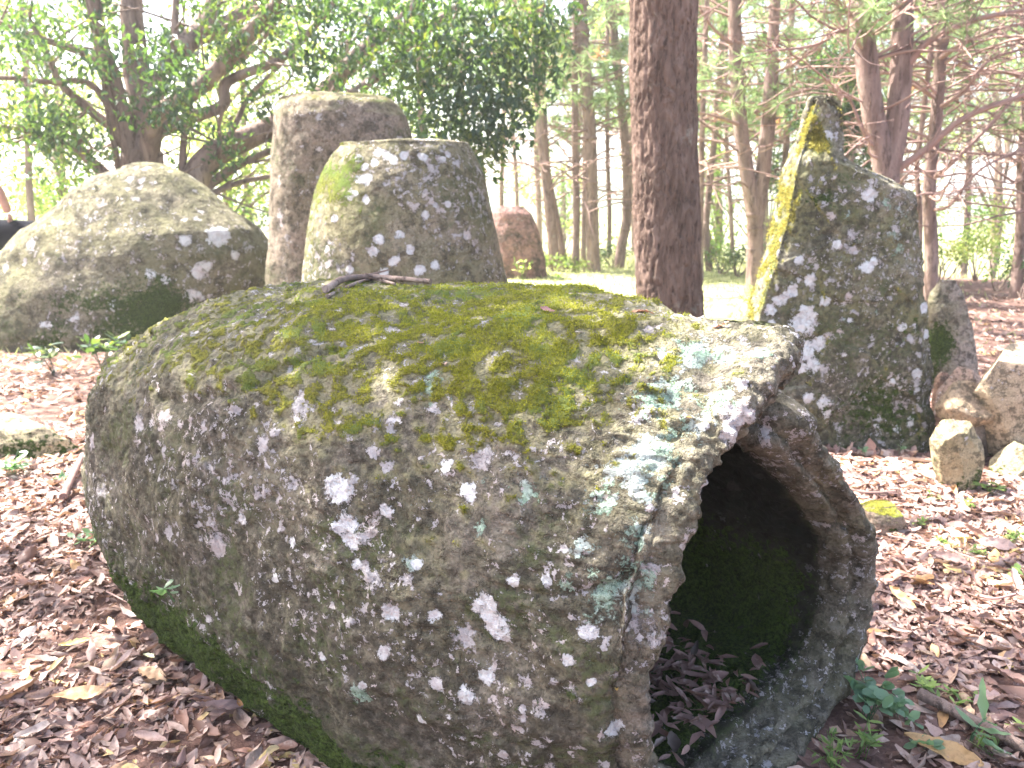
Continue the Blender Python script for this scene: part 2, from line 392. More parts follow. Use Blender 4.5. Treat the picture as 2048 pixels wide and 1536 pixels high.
JN = vnormals(JV, JF)
if (JN[nth * 200 + nth // 2] @ (JV[nth * 200 + nth // 2] - (C0 + AX * 1.2 + ZX * 0.6))) < 0: JF = JF[:, ::-1]; JN = -JN
# coarse shape
outer = (TI < 0.3)
d = 0.030 * fbm(JV, 1.7, 2) + 0.016 * fbm(JV, 5.0, 3)
d = d * np.where(TI > 0.9, 0.8, 1) * np.where((TI > .3) & (TI < .9), 0.6, 1)
JV = JV + JN * d[:, None]; JN = vnormals(JV, JF)
pxs, pys, pz = prj(JV)
vis = (JN * (CAM - JV)).sum(1) > 0
def near_pix(x, y, mask=None):
    m = vis & outer if mask is None else mask
    dd = (pxs - x) ** 2 + (pys - y) ** 2 + (~m) * 1e9
    k = np.argsort(dd)[:6]; return JV[k[np.argmin(pz[k])]]
def polydist(V, pts):
    best = np.full(len(V), 9.0); tt = np.zeros(len(V))
    for i in range(len(pts) - 1):
        a, b = pts[i], pts[i + 1]; ab = b - a; t = np.clip(((V - a) @ ab) / max(ab @ ab, 1e-9), 0, 1)
        q = np.linalg.norm(V - a - t[:, None] * ab, axis=1); m = q < best; best[m] = q[m]; tt[m] = (i + t[m]) / (len(pts) - 1)
    return best, tt
# cracks and ledges seen on the flank
crack, ct = polydist(JV, [near_pix(*p) for p in ((1325, 1085), (1290, 1120), (1230, 1160), (1150, 1185), (1060, 1190), (960, 1165))])
side = (pys - np.interp(pxs, [960, 1060, 1150, 1230, 1290, 1325], [1165, 1190, 1185, 1160, 1120, 1085]))
dd = -0.020 * np.exp(-(crack / 0.012) ** 2) * (1 - ct) ** .5 * outer
dd = dd + 0.022 * np.exp(-(crack / 0.07)) * (side < 0) * (1 - ct) * (outer | (TI < .9))
c2, _ = polydist(JV, [near_pix(*p) for p in ((500, 765), (560, 735), (640, 700), (690, 690))])
dd = dd - 0.022 * np.exp(-(c2 / 0.014) ** 2) * outer
c3, _ = polydist(JV, [near_pix(*p) for p in ((320, 795), (380, 805), (470, 780))])
dd = dd - 0.015 * np.exp(-(c3 / 0.02) ** 2) * outer
# pitted, lumpy skin
u1 = perlin(JV * 21 + 3); u2 = perlin(JV * 47 + 9); u3 = perlin(JV * 95 + 1)
cv, _ci = cell(JV + 0.006 * np.stack([u1, u2, u3], 1), 26)
lump = np.clip(0.55 - cv, 0, 1)
rough = 0.7 + 0.5 * perlin(JV * 2.3)
lump2 = np.clip(0.5 - cell(JV + 0.004 * np.stack([u2, u3, u1], 1), 48, off=5)[0], 0, 1)
skin = (0.0085 * u1 + 0.0075 * u2 + 0.0045 * u3 + 0.022 * lump * sstep(-0.25, 0.3, perlin(JV * 3.3 + 2)) + 0.012 * lump2) * rough
JV = JV + JN * (dd + skin * np.where(TI > 0.9, 1.6, 1.0))[:, None]
JN2 = vnormals(JV, JF)
# growth on the stone, and shade painted inside the hollow
upn = JN[:, 2]
m1 = fbm(JV, 2.6, 3)
moss = sstep(0.25, 0.70, upn) * (0.50 + 0.16 * m1) * outer
moss += 0.05 * sstep(0.5, 0.9, upn) * outer
moss *= sstep(-0.05, 0.30, Sf - 0.16 * (1 - 0.8 * m1)) * 0.85 + 0.15
moss += 0.16 * np.exp(-((pxs - 1120) / 210) ** 2 - ((pys - 780) / 150) ** 2) * sstep(0.2, 0.5, upn) * outer
base_moss = (sstep(0.45 + 0.10 * sstep(1.2, 2.4, Sf), 0.05, JV[:, 2]) * 1.35 * sstep(0.3, 1.0, Sf) + 0.18 * sstep(0.9, 0.4, JV[:, 2])) * outer
lich = np.zeros(len(JV)); mint = np.zeros(len(JV))
for (x, y, rx) in ((672, 972, 30), (690, 1050, 27), (702, 1090, 22), (935, 978, 20), (890, 932, 16), (968, 1218, 30), (985, 1255, 26), (1022, 1163, 16), (770, 1015, 17), (760, 1300, 15), (780, 1235, 22),
                   (868, 1235, 15), (928, 1395, 20), (1185, 1255, 22), (1138, 1330, 15), (845, 1440, 12), (1258, 1455, 18), (1090, 1165, 11), (830, 1122, 13), (580, 1080, 13), (710, 1130, 14), (870, 1375, 17),
                   (1130, 1090, 10), (966, 1350, 18), (1260, 1262, 14), (1180, 1370, 9), (640, 1310, 12), (548, 1160, 10), (1480, 790, 12), (1455, 880, 13), (1300, 1010, 10), (720, 1375, 10), (480, 1040, 12)):
    p = near_pix(x, y); r = rx * .85 / FPX * max(0.6, np.linalg.norm(p - CAM))
    q = np.linalg.norm(JV - p, axis=1) / r
    lich = np.maximum(lich, np.clip(1.15 - 0.65 * q, 0, 1) * (TI < .9))
for (x, y, rx) in ((1230, 1190, 60), (1275, 1160, 40), (1190, 1215, 30), (1160, 1090, 30), (1060, 970, 30), (1400, 700, 70), (1330, 790, 80), (1250, 940, 70), (1420, 800, 50), (1300, 900, 60), (1270, 1060, 35),
                   (1130, 1170, 25), (860, 770, 40), (820, 1130, 18), (1290, 985, 30), (1380, 850, 40), (1540, 720, 30), (720, 1385, 25), (960, 1050, 18), (1210, 1000, 40)):
    p = near_pix(x, y); r = rx / FPX * np.linalg.norm(p - CAM)
    mint = np.maximum(mint, np.clip(0.95 - 0.55 * np.linalg.norm(JV - p, axis=1) / r, 0, .8) * (TI < .9))
inn = TI > .9
wet = 0.25 * sstep(0.25, 0.65, -upn + 0.25) * outer + 1.3 * inn * sstep(0.0, 0.3, Sf - rimf) + 0.12 * fbm(JV, 1.6, 2) + 0.25 * sstep(0.3, 0.0, JV[:, 2])  # the inner term paints the hollow's shade into the stone
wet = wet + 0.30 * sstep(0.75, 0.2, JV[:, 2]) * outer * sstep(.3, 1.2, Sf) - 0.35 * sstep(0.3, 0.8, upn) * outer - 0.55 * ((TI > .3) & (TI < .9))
hollow_shade = np.clip(inn * sstep(0.0, 0.05, Sf - rimf - 0.125 + 0.02 * m1) * 0.95 - 0.9 * sstep(.02, .1, 0.0 * m1), 0, 1)  # painted shade, setting in just behind the rim
moss_in = inn * sstep(0.60, 0.34, JV[:, 2] + 0.08 * m1) * sstep(0.10, 0.25, Sf - rimf); hollow_shade = hollow_shade * (1 - .62 * moss_in)
moss = moss - 0.13 * sstep(1.1, 1.8, Sf) * outer
mpat = fbm(JV, 24, 4, 0.6, 3.0)
moss = np.clip(moss + np.where(moss > 0.05, 0.42 * mpat, 0), 0, 1)
thickm = sstep(0.46, 0.62, moss)
JV = JV + JN * (thickm * (0.0045 + 0.0025 * perlin(JV * 150)))[:, None]
stone_jar_mat = stone_material('lichened_jar_stone', olive=0.4, base=(0.205, 0.180, 0.150), base2=(0.102, 0.090, 0.070), moss=(0.33, 0.315, 0.06), spots=0.75, mint=0.35, darkamt=0.78, greenamt=0.7, mossn=0.35)
jar_me = make_mesh('stone_jar', JV, JF, {'moss': moss, 'lich': lich, 'mint': mint, 'wet': wet + .08, 'hollow_shade': hollow_shade, 'dkm': np.clip(base_moss * (0.62 + 0.5 * m1 + 0.35 * fbm(JV, 6.5, 3, .6, 8.0)) + 0.75 * moss_in, 0, 1)}, True, [stone_jar_mat])
# dark green moss: low on the flank and inside
def add_dark_moss(mat):
    t = mat.node_tree; s = NT.__new__(NT); s.m = mat; s.t = t
    pr = [n for n in t.nodes if n.type == 'BSDF_PRINCIPLED'][0]
    old = pr.inputs['Base Color'].links[0].from_socket; P = s.coord()
    f = s.mr(s.math('ADD', s.attr('dkm'), s.math('MULTIPLY_ADD', s.noise(P, 30, 5, 0.7), 2.0, -1.0)), 0.36, 0.56)
    gcol = s.mix(s.mr(s.noise(P, 90, 5, 0.8), 0.38, 0.62), (0.065, 0.10, 0.020), (0.014, 0.024, 0.007))
    t.links.new(s.mix(f, old, gcol), pr.inputs['Base Color'])
add_dark_moss(stone_jar_mat)
jar = empty('stone_jar', C0 + AX * 1.4, 'huge hollow stone jar lying on its side with broken mouth open and mossy top', 'stone jar')
under(jar, 'jar_body', jar_me)


# ------------------------------------------------------------------ thin haze volume added in place of lens glare, paling the distance
HAZE = globals().get('HAZE', 0.0022)
if HAZE:
    hb, hf = boxgrid_(1, 1, 1) if False else (np.array([[x, y, z] for x in (-1, 1) for y in (-1, 1) for z in (0, 1)], float), np.array([[0, 1, 3, 2], [4, 6, 7, 5], [0, 4, 5, 1], [2, 3, 7, 6], [0, 2, 6, 4], [1, 5, 7, 3]]))
    zlo = float(ground.data.vertices and min(v.co.z for v in ground.data.vertices)) - 1.0; zhi = max(12.5, max(v.co.z for v in ground.data.vertices) + 1.0)
    hv = hb * [440, 440, zhi - zlo] + [0, 0, zlo]
    s = NT('glare_haze'); pv = s.n('ShaderNodeVolumePrincipled', {'Color': (1.0, 0.985, 0.96), 'Density': HAZE, 'Anisotropy': 0.2}); s.t.links.new(pv.outputs[0], s.out.inputs[1])
    link('haze', make_mesh('haze', hv, hf, None, False, [s.m]), kind='stuff')

# ------------------------------------------------------------------ standing and lying stones
def boxgrid(nx, ny, nz):
    """welded surface of a box, coordinates -1..1"""
    P = []; Fs = []; off = 0
    for ax, (na_, nb) in enumerate(((ny, nz), (nx, nz), (nx, ny))):
        full = (nx, ny, nz)
        for side_ in (0, 1):
            a, b = np.meshgrid(np.arange(na_ + 1), np.arange(nb + 1), indexing='ij')
            c = np.full(a.shape, side_ * full[ax])
            co = [a, b]; co.insert(ax, c); P.append(np.stack([q.ravel() for q in co], 1))
            i, j = np.meshgrid(np.arange(na_), np.arange(nb), indexing='ij'); i, j = i.ravel(), j.ravel()
            k = i * (nb + 1) + j
            f = np.stack([k, k + nb + 1, k + nb + 2, k + 1], 1) + off
            if (side_ == 0) ^ (ax == 1): f = f[:, ::-1]
            Fs.append(f); off += (na_ + 1) * (nb + 1)
    P = np.concatenate(P); Fs = np.concatenate(Fs)
    U, inv = np.unique(P, axis=0, return_inverse=True)
    return U / np.array([nx, ny, nz]) * 2.0 - 1.0, inv.reshape(-1)[Fs]
def profile(pts, Y):
    """outline points in the picture at distance Y -> (height, x) rising"""
    q = np.array([AtY(px, py, Y) for px, py in pts]); o = np.argsort(q[:, 2]); return q[o, 2], q[o, 0]
def growth(V, N, o=0.0, topmoss=0.5, lowmoss=0.3, k=1.0, wetb=0.0):
    m = fbm(V, 2.4 * k, 3, off=o)
    moss = sstep(0.2, 0.8, N[:, 2]) * (topmoss + 0.4 * m)
    wet = wetb + 0.2 * sstep(0.3, -0.3, N[:, 2]) + 0.12 * fbm(V, 1.8 * k, 2, off=o + 4)
    z0 = V[:, 2].min(); dkm = sstep(0.45 / k, 0.0, V[:, 2] - max(z0, 0)) * (lowmoss + 0.5 * m)
    return moss, wet, np.clip(dkm, 0, 1)
def silo(Y, left, right, ratio=0.8, expo=2.3, nth=260, nz=170, amp=1.0, seed=0.0, z0=None, lean=0.0, flat=1.0, k=1.0):
    zl, xl = profile(left, Y); zr, xr = profile(right, Y)
    top = max(zl.max(), zr.max()); bot = min(zl.min(), zr.min()) if z0 is None else z0
    if z0 is None: bot = min(bot, gz((xl.mean() + xr.mean()) / 2, Y) - 0.06)
    q = np.linspace(0, 1, nz); zs = bot + (top - bot) * (1 - (1 - q) ** 1.35)
    XL = np.interp(zs, zl, xl); XR = np.interp(zs, zr, xr)
    ker = np.hanning(9); ker /= ker.sum()
    XL = np.convolve(np.pad(XL, 4, 'edge'), ker, 'valid'); XR = np.convolve(np.pad(XR, 4, 'edge'), ker, 'valid')
    th = np.linspace(0, 2 * math.pi, nth, endpoint=False); ct, st = np.cos(th), np.sin(th)
    cx = np.sign(ct) * np.abs(ct) ** (2 / expo); cy = np.sign(st) * np.abs(st) ** (2 / expo)
    a = np.maximum((XR - XL) / 2, 1e-3); mid = (XR + XL) / 2
    V = np.stack([mid[:, None] + a[:, None] * cx, Y + lean * (zs - bot)[:, None] + ratio * a[:, None] * cy + 0 * mid[:, None], zs[:, None] + 0 * cx], -1)
    rows = [V.reshape(-1, 3)]; n = nz
    topc = np.array([mid[-1], Y + lean * (zs[-1] - bot), zs[-1]])
    for f in np.linspace(1, 0.02, 26)[1:]:
        r = topc + (V[-1] - topc) * f; r[:, 2] = zs[-1] + flat * 0.06 * a[-1] * (1 - f * f) * 2; rows.append(r); n += 1
    V = np.concatenate(rows); F = gridfaces(nth, n)
    N = vnormals(V, F)
    if (N[nth * (nz // 2)] @ (V[nth * (nz // 2)] - np.array([mid[nz // 2], Y, zs[nz // 2]]))) < 0: F = F[:, ::-1]; N = -N
    S_ = a.mean()
    V = V + N * (0.10 * S_ * amp * fbm(V, 0.9 / S_, 2, off=seed) + 0.035 * amp * S_ * fbm(V, 3.2 / S_, 3, off=seed + 3))[:, None]
    N = vnormals(V, F)
    V = V + N * (0.006 * amp * fbm(V, 14, 3, off=seed) + 0.003 * amp * perlin(V * 60 + seed))[:, None]
    return V, F, N
def top_stone(name, label, cat, VFN, mat, attrs, part=None):
    V, F, N = VFN
    me = make_mesh(name, V, F, attrs, True, [mat])
    c = V.mean(0); c[2] = 0
    me.transform(mathutils.Matrix.Translation((-c[0], -c[1], 0)))
    o = link(name, me, None, label, cat); o.location = (c[0], c[1], 0)
    return o
def lich_at(V, N, Y, spots, lo=0.0):
    spots = [(x, y, r * .85) for x, y, r in spots]
    x_, y_, z_ = prj(V); m = ((N * (CAM - V)).sum(1) > 0); out = np.zeros(len(V))
    for (x, y, r) in spots:
        dd = (x_ - x) ** 2 + (y_ - y) ** 2 + (~m) * 1e9; p = V[np.argmin(dd)]
        if dd.min() > 400: continue
        rr = r / FPX * np.linalg.norm(p - CAM)
        out = np.maximum(out, np.clip(1.15 - 0.65 * np.linalg.norm(V - p, axis=1) / rr, 0, 1))
    return out

# left boulder: an overturned worn jar, whale-backed
VFN = silo(9.0, [(-120, 720), (-110, 640), (-60, 580), (0, 525), (60, 460), (110, 430), (160, 385), (200, 356), (245, 340)],
           [(485, 720), (528, 640), (542, 560), (538, 500), (512, 460), (455, 415), (412, 382), (370, 354), (325, 337)], 0.62, 2.1, 300, 200, 0.45, 2.0)
V, F, N = VFN; mo, we, dk = growth(V, N, 2, -0.05, 0.30, 0.6)
x_, y_, z_ = prj(V)
mo = mo + 0.35 * sstep(-0.2, -0.75, N[:, 0]) * sstep(0.2, 0.6, N[:, 2])
dk = dk + 0.35 * fbm(V, 3.0, 4, .65) + 0.75 * np.exp(-((x_ - 300) / 70) ** 2 - ((y_ - 625) / 60) ** 2) + 0.55 * np.exp(-((x_ - 160) / 70) ** 2 - ((y_ - 600) / 22) ** 2)
li = lich_at(V, N, 9, [(435, 470, 22), (400, 545, 14), (370, 480, 12), (300, 550, 12), (330, 560, 10), (470, 510, 9), (415, 530, 12), (385, 590, 16), (230, 610, 12), (150, 640, 9), (100, 650, 8), (85, 650, 8)])
mt = stone_material('pale_boulder_stone', base=(0.235, 0.205, 0.155), base2=(0.15, 0.14, 0.09), spots=0.62, mint=0.5, k=0.42, darkamt=0.25, greenamt=0.55, moss=(0.24, 0.22, 0.06)); add_dark_moss(mt)
top_stone('boulder', 'big rounded pale boulder with a dark green moss patch at the far left', 'boulder', VFN, mt, {'moss': mo, 'wet': we, 'dkm': dk, 'lich': li, 'mint': 0 * mo})

# tall upright jar at the back
VFN = silo(7.7, [(533, 720), (536, 580), (543, 400), (552, 250), (554, 212), (562, 203)],
           [(818, 720), (826, 400), (824, 285), (812, 235), (792, 210), (770, 197)], 0.9, 2.2, 280, 190, 0.40, 11.0, flat=0.6)
V, F, N = VFN; mo, we, dk = growth(V, N, 11, 0.35, 0.1, 0.6)
mo = mo + 0.25 * sstep(2.05, 2.25, V[:, 2]) * sstep(0.3, -0.6, N[:, 0])
mt = stone_material('tall_jar_stone', olive=0.3, base=(0.27, 0.215, 0.18), base2=(0.18, 0.145, 0.115), spots=0.45, mint=0.2, k=0.5, darkamt=0.3, greenamt=0.6, moss=(0.30, 0.29, 0.08)); add_dark_moss(mt)
top_stone('upright_stone_jar', 'tallest upright stone jar, pinkish brown, standing behind the lichen-spotted domed one', 'stone jar', VFN, mt, {'moss': mo, 'wet': we, 'dkm': dk, 'lich': 0 * mo, 'mint': 0 * mo})

# domed jar in front of it
VFN = silo(6.4, [(575, 850), (608, 560), (622, 470), (638, 390), (656, 335), (672, 307), (682, 295)],
           [(1040, 850), (1018, 585), (1003, 500), (982, 420), (961, 345), (948, 312), (934, 290)], 0.9, 2.2, 320, 220, 0.35, 23.0, flat=0.35)
V, F, N = VFN; mo, we, dk = growth(V, N, 23, -0.05, 0.2, 0.7)
x_, y_, z_ = prj(V)
mo = mo + (0.72 + 0.25 * fbm(V, 4, 2)) * np.exp(-((x_ - 690) / 55) ** 2 - ((y_ - 370) / 95) ** 2) + 0.35 * sstep(-0.55, -0.9, N[:, 0])
li = lich_at(V, N, 6.4, [(733, 357, 13), (703, 390, 14), (730, 400, 9), (717, 360, 10), (757, 305, 10), (776, 312, 10), (790, 322, 9), (845, 312, 9), (808, 312, 9), (730, 335, 8), (718, 317, 9), (897, 310, 8), (897, 408, 7), (885, 318, 7), (748, 325, 8), (670, 437, 8),
                        (760, 480, 12), (800, 470, 10), (745, 500, 12), (850, 430, 9), (700, 540, 9), (790, 520, 12), (840, 540, 12), (770, 545, 12), (820, 500, 9), (870, 530, 10)])
we = we + 0.20 * sstep(780, 650, x_)
mt = stone_material('spotted_jar_stone', base=(0.28, 0.24, 0.185), base2=(0.19, 0.17, 0.105), spots=0.95, mint=0.3, k=0.55, darkamt=0.35, greenamt=0.7, moss=(0.26, 0.28, 0.04)); add_dark_moss(mt)
top_stone('domed_stone_jar', 'domed stone jar upside down, spotted with white lichen, its left shoulder mossy', 'stone jar', VFN, mt, {'moss': mo, 'wet': we, 'dkm': dk, 'lich': li, 'mint': 0 * mo})

# far reddish jar
VFN = silo(15.8, [(970, 575), (975, 480), (984, 425), (994, 412)], [(1096, 575), (1092, 520), (1078, 465), (1064, 428), (1048, 412)], 0.9, 2.3, 160, 100, 0.4, 31.0, flat=0.4)
V, F, N = VFN; mo, we, dk = growth(V, N, 31, -0.2, 0.1, 0.5)
mt = stone_material('red_jar_stone', olive=0.0, base=(0.34, 0.20, 0.18), base2=(0.22, 0.12, 0.11), spots=0.25, mint=0.0, k=0.35, darkamt=0.45, greenamt=0.1, lilac=(0.55, 0.42, 0.42)); add_dark_moss(mt)
top_stone('small_red_stone_jar', 'distant reddish stone jar beyond the domed one, at the edge of the sunny clearing', 'stone jar', VFN, mt, {'moss': mo, 'wet': we, 'dkm': 0 * dk, 'lich': 0 * mo, 'mint': 0 * mo})

# pointed standing slab
YS = 4.75
zl, xl = profile([(1440, 1000), (1470, 860), (1516, 660), (1556, 530), (1584, 430), (1606, 320), (1630, 235), (1644, 190)], YS)
zr, xr = profile([(1884, 1000), (1878, 880), (1868, 700), (1858, 560), (1850, 440), (1847, 398), (1835, 380), (1790, 357), (1744, 336), (1724, 327), (1706, 323), (1700, 314), (1700, 240), (1696, 215), (1672, 191)], YS)
B, F = boxgrid(120, 34, 300)
zt = max(zl.max(), zr.max()); zb = -0.15
q = (B[:, 2] + 1) / 2; z = zb + (zt - zb) * q
XL = np.interp(z, zl, xl); XR = np.interp(z, zr, xr)
yy = B[:, 1]; back = sstep(-1, 1, yy)
# the back stands a little higher than the front along the broken right shoulder
x = XL + (XR - XL) * (B[:, 0] + 1) / 2
XLb = np.interp(z - 0.03, zl, xl); XRb = np.interp(z - 0.035, zr, xr)
x = x * (1 - back) + (XLb + (XRb - XLb) * (B[:, 0] + 1) / 2) * back
th_ = 0.17 - 0.05 * sstep(0.5, 2.0, z)
edge_ = np.clip(np.minimum(B[:, 0] + 1, 1 - B[:, 0]) * (XR - XL) / 2, 0, None)
rnd_ = 1 - 0.35 * (1 - sstep(0, 0.10, edge_)) * (B[:, 0] > 0) - 0.10 * (1 - sstep(0, 0.05, edge_)) * (B[:, 0] < 0)
y = YS + 0.17 + yy * th_ * rnd_ + 0.06 * (z - 0.9) - 0.10 * (x - 1.9) + 0.07 * sstep(1.68, 1.85, z) * (yy < 0.2)
q_ = (YS + 0.06 * (z - 0.9) - 0.10 * (x - 1.9) + 0.07 * sstep(1.68, 1.85, z)) / YS
x = x * q_; z = CAM_H + (z - CAM_H) * q_
V = np.stack([x, y, z], 1); N = vnormals(V, F)
cc_ = V.mean(0)
if (N * (V - cc_)).sum() < 0: F = F[:, ::-1]; N = -N
V = V + N * (0.018 * fbm(V, 2.2, 3, off=41) + 0.010 * fbm(V, 8, 3, off=44))[:, None]
# spalled plates on the broad face
cp, ci = cell(V * (1, .3, 1), 3.2, off=7); V = V + N * (0.022 * (ci - .5) * (np.abs(N[:, 1]) > .6))[:, None]
N = vnormals(V, F)
V = V + N * (0.005 * fbm(V, 22, 3, off=45) + 0.0022 * perlin(V * 90))[:, None]; N = vnormals(V, F)
x_, y_, z_ = prj(V)
leftf = sstep(-0.25, -0.7, N[:, 0])
mo = leftf * (0.50 + 0.55 * fbm(V, 9, 4, .65)) + 0.75 * np.exp(-((x_ - 1640) / 28) ** 2 - ((y_ - 290) / 22) ** 2) + 0.55 * np.exp(-((x_ - 1632) / 22) ** 2 - ((y_ - 250) / 45) ** 2) + 0.30 * np.exp(-((x_ - 1650) / 50) ** 2 - ((y_ - 405) / 25) ** 2)
mo = mo + 0.35 * np.exp(-((x_ - 1585) / 40) ** 2 - ((y_ - 440) / 60) ** 2) * leftf
we = 0.30 * sstep(560, 680, y_ + 60 * fbm(V, 3, 2)) + 0.30 * np.exp(-((x_ - 1650) / 70) ** 2 - ((y_ - 390) / 50) ** 2) - 0.2 * sstep(1740, 1800, x_) * sstep(620, 480, y_) - 0.45 * leftf
we = we - 0.5 * sstep(0.6, 0.9, N[:, 2]) - 0.3 * sstep(0.3, 0.8, N[:, 0])
dk = 0.55 * np.exp(-((x_ - 1760) / 110) ** 2 - ((y_ - 820) / 80) ** 2) + 0.35 * np.exp(-((x_ - 1790) / 90) ** 2 - ((y_ - 650) / 40) ** 2) + 0.4 * np.exp(-((x_ - 1650) / 50) ** 2 - ((y_ - 400) / 35) ** 2)
dk = dk + 0.15 * fbm(V, 5, 2)
li = lich_at(V, N, YS, [(1605, 645, 24), (1612, 625, 15), (1590, 660, 12), (1735, 530, 14), (1748, 522, 9), (1655, 272, 12), (1850, 615, 12), (1852, 668, 9), (1805, 655, 8), (1612, 705, 20), (1640, 690, 16), (1625, 730, 14), (1600, 735, 12), (1650, 805, 14), (1655, 825, 10), (1616, 795, 12),
                        (1675, 490, 10), (1540, 620, 12), (1560, 600, 12), (1580, 580, 14), (1545, 650, 9), (1700, 640, 6), (1835, 748, 9), (1800, 775, 5), (1750, 760, 5), (1785, 765, 6), (1690, 710, 5), (1835, 780, 6), (1793, 858, 7), (1818, 850, 6), (1825, 835, 5), (1752, 853, 5), (1740, 390, 14), (1600, 520, 10), (1620, 560, 12), (1650, 600, 10)])
mi = np.clip(lich_at(V, N, YS, [(1790, 470, 24), (1800, 500, 22), (1775, 405, 20), (1800, 420, 18), (1720, 330, 14), (1815, 520, 12), (1700, 430, 14), (1690, 640, 9), (1755, 620, 8), (1815, 430, 14)]) * 0.62, 0, 1)
mt = stone_material('slab_stone', base=(0.26, 0.235, 0.185), base2=(0.16, 0.145, 0.105), spots=0.85, mint=0.4, k=0.9, darkamt=0.6, greenamt=0.6, moss=(0.32, 0.295, 0.085), olive=0.95); add_dark_moss(mt)
top_stone('standing_slab', 'tall pointed standing stone slab with a yellow mossy left edge', 'standing stone', (V, F, N), mt, {'moss': mo, 'wet': we, 'dkm': dk, 'lich': li, 'mint': mi})
slabV = V

# lower slab behind it
VFN = silo(6.5, [(1842, 745), (1850, 640), (1862, 590), (1878, 562)], [(1955, 745), (1948, 690), (1938, 640), (1926, 590), (1912, 560)], 0.45, 3.0, 160, 120, 0.8, 51.0)
V, F, N = VFN; mo, we, dk = growth(V, N, 51, -0.1, 0.4, 0.8)
x_, y_, z_ = prj(V); dk = dk + 0.8 * np.exp(-((x_ - 1880) / 30) ** 2 - ((y_ - 680) / 40) ** 2)
mt = stone_material('broken_slab_stone', base=(0.36, 0.31, 0.27), base2=(0.24, 0.2, 0.16), spots=0.6, mint=0.3, k=0.7, darkamt=0.45, greenamt=0.5); add_dark_moss(mt)
top_stone('broken_slab', 'low broken stone slab standing right behind the pointed one, green moss on its front', 'stone', VFN, mt, {'moss': mo, 'wet': we, 'dkm': dk, 'lich': 0 * mo, 'mint': 0 * mo})

# rocks heaped at the foot of the slab
def cut(V, N_, seed, n=9, depth=(0.60, 0.86)):
    r = np.random.default_rng(seed); c = (V.max(0) + V.min(0)) / 2; h = (V.max(0) - V.min(0)) / 2
    q = (V - c) / h
    for _ in range(n):
        d = r.normal(size=3); d /= np.linalg.norm(d); m = r.uniform(*depth)
        e = q @ d - m; q = q - np.clip(e, 0, None)[:, None] * d * 0.97
    lo_, hi_ = q.min(0), q.max(0); q = (q - lo_) / (hi_ - lo_) * 2 - 1
    return c + q * h
def heap_rock(name, label, Y, left, right, ratio, seed, base, base2, moss_, ncut=9, z0=None, lowm=0.2, k=1.1, wetb=-0.1, spots=0.2):
    V, F, N = silo(Y, left, right, ratio, 2.2, 110, 80, 0.25, seed, z0=z0)
    V = cut(V, N, int(seed), ncut); N = vnormals(V, F)
    V = V + N * (0.006 * fbm(V, 9, 3, off=seed) + 0.002 * perlin(V * 60))[:, None]; N = vnormals(V, F)
    mo, we, dk = growth(V, N, seed, moss_, lowm, 2.0, wetb)
    mt = stone_material(name + '_stone', base=base, base2=base2, spots=spots, mint=0.05, olive=0.15, k=k, darkamt=0.2, greenamt=0.35, moss=(0.36, 0.34, 0.05), bump=0.7); add_dark_moss(mt)
    return top_stone(name, label, 'rock', (V, F, N), mt, {'moss': mo, 'wet': we, 'dkm': dk, 'lich': 0 * mo, 'mint': 0 * mo})
heap_rock('rock', 'smooth rounded brown rock lying on top of the heap beside the slab', 4.5, [(1905, 856), (1882, 838), (1872, 808), (1888, 780), (1915, 766)], [(1935, 856), (1984, 834), (1994, 806), (1980, 780), (1950, 765)], 0.8, 61.0, (0.38, 0.28, 0.19), (0.28, 0.20, 0.14), -0.3, 8, z0=0.17)
heap_rock('rock', 'upright angular tan rock with moss at its base, in front of the heap', 4.05, [(1925, 1000), (1900, 985), (1880, 950), (1862, 880), (1868, 850), (1885, 838)], [(1935, 1000), (1950, 970), (1962, 930), (1958, 890), (1938, 848), (1918, 838)], 0.7, 62.0, (0.42, 0.34, 0.22), (0.31, 0.25, 0.15), -0.15, 18, lowm=0.5)
heap_rock('rock', 'largest rock of the heap, pale and cracked, at the right edge of the picture', 4.5, [(1970, 975), (1940, 930), (1918, 862), (1945, 832), (1950, 790), (1950, 735), (1975, 700), (2005, 690)], [(2170, 960), (2170, 800), (2120, 730), (2070, 705)], 0.6, 63.0, (0.48, 0.37, 0.27), (0.34, 0.27, 0.18), 0.1, 18, lowm=0.4)
heap_rock('rock', 'small flat pinkish rock behind the rounded one of the heap', 5.1, [(1878, 790), (1882, 760), (1900, 738)], [(1975, 790), (1968, 760), (1945, 738)], 0.7, 64.0, (0.42, 0.30, 0.26), (0.30, 0.22, 0.18), -0.2, 8)
heap_rock('rock', 'dark little rock wedged under the rounded one of the heap', 4.5, [(1880, 905), (1890, 860), (1905, 838)], [(1990, 905), (1985, 860), (1960, 838)], 0.7, 65.0, (0.22, 0.17, 0.14), (0.16, 0.12, 0.10), -0.2, 8)
heap_rock('rock', 'small red-brown rock just left of the flat pinkish one of the heap', 5.2, [(1868, 775), (1872, 755), (1880, 744)], [(1905, 775), (1900, 755), (1890, 744)], 0.7, 66.0, (0.40, 0.25, 0.19), (0.28, 0.18, 0.14), -0.2, 7)
heap_rock('flat_stone', 'flat stone sunk in the ground, capped with yellow moss, right of the big jar', 3.55, [(1722, 1032), (1726, 1015), (1745, 1006)], [(1812, 1032), (1808, 1020), (1790, 1008)], 0.9, 67.0, (0.30, 0.22, 0.18), (0.22, 0.17, 0.13), 0.9, 5)
heap_rock('flat_stone', 'long low stone with sunlit mossy top, at the left edge beyond the leaves', 4.75, [(-230, 960), (-230, 870), (-150, 840), (-80, 834)], [(200, 955), (200, 905), (188, 868), (160, 843), (90, 833)], 0.33, 68.0, (0.48, 0.40, 0.26), (0.38, 0.33, 0.20), 0.0, 6, lowm=0.55)
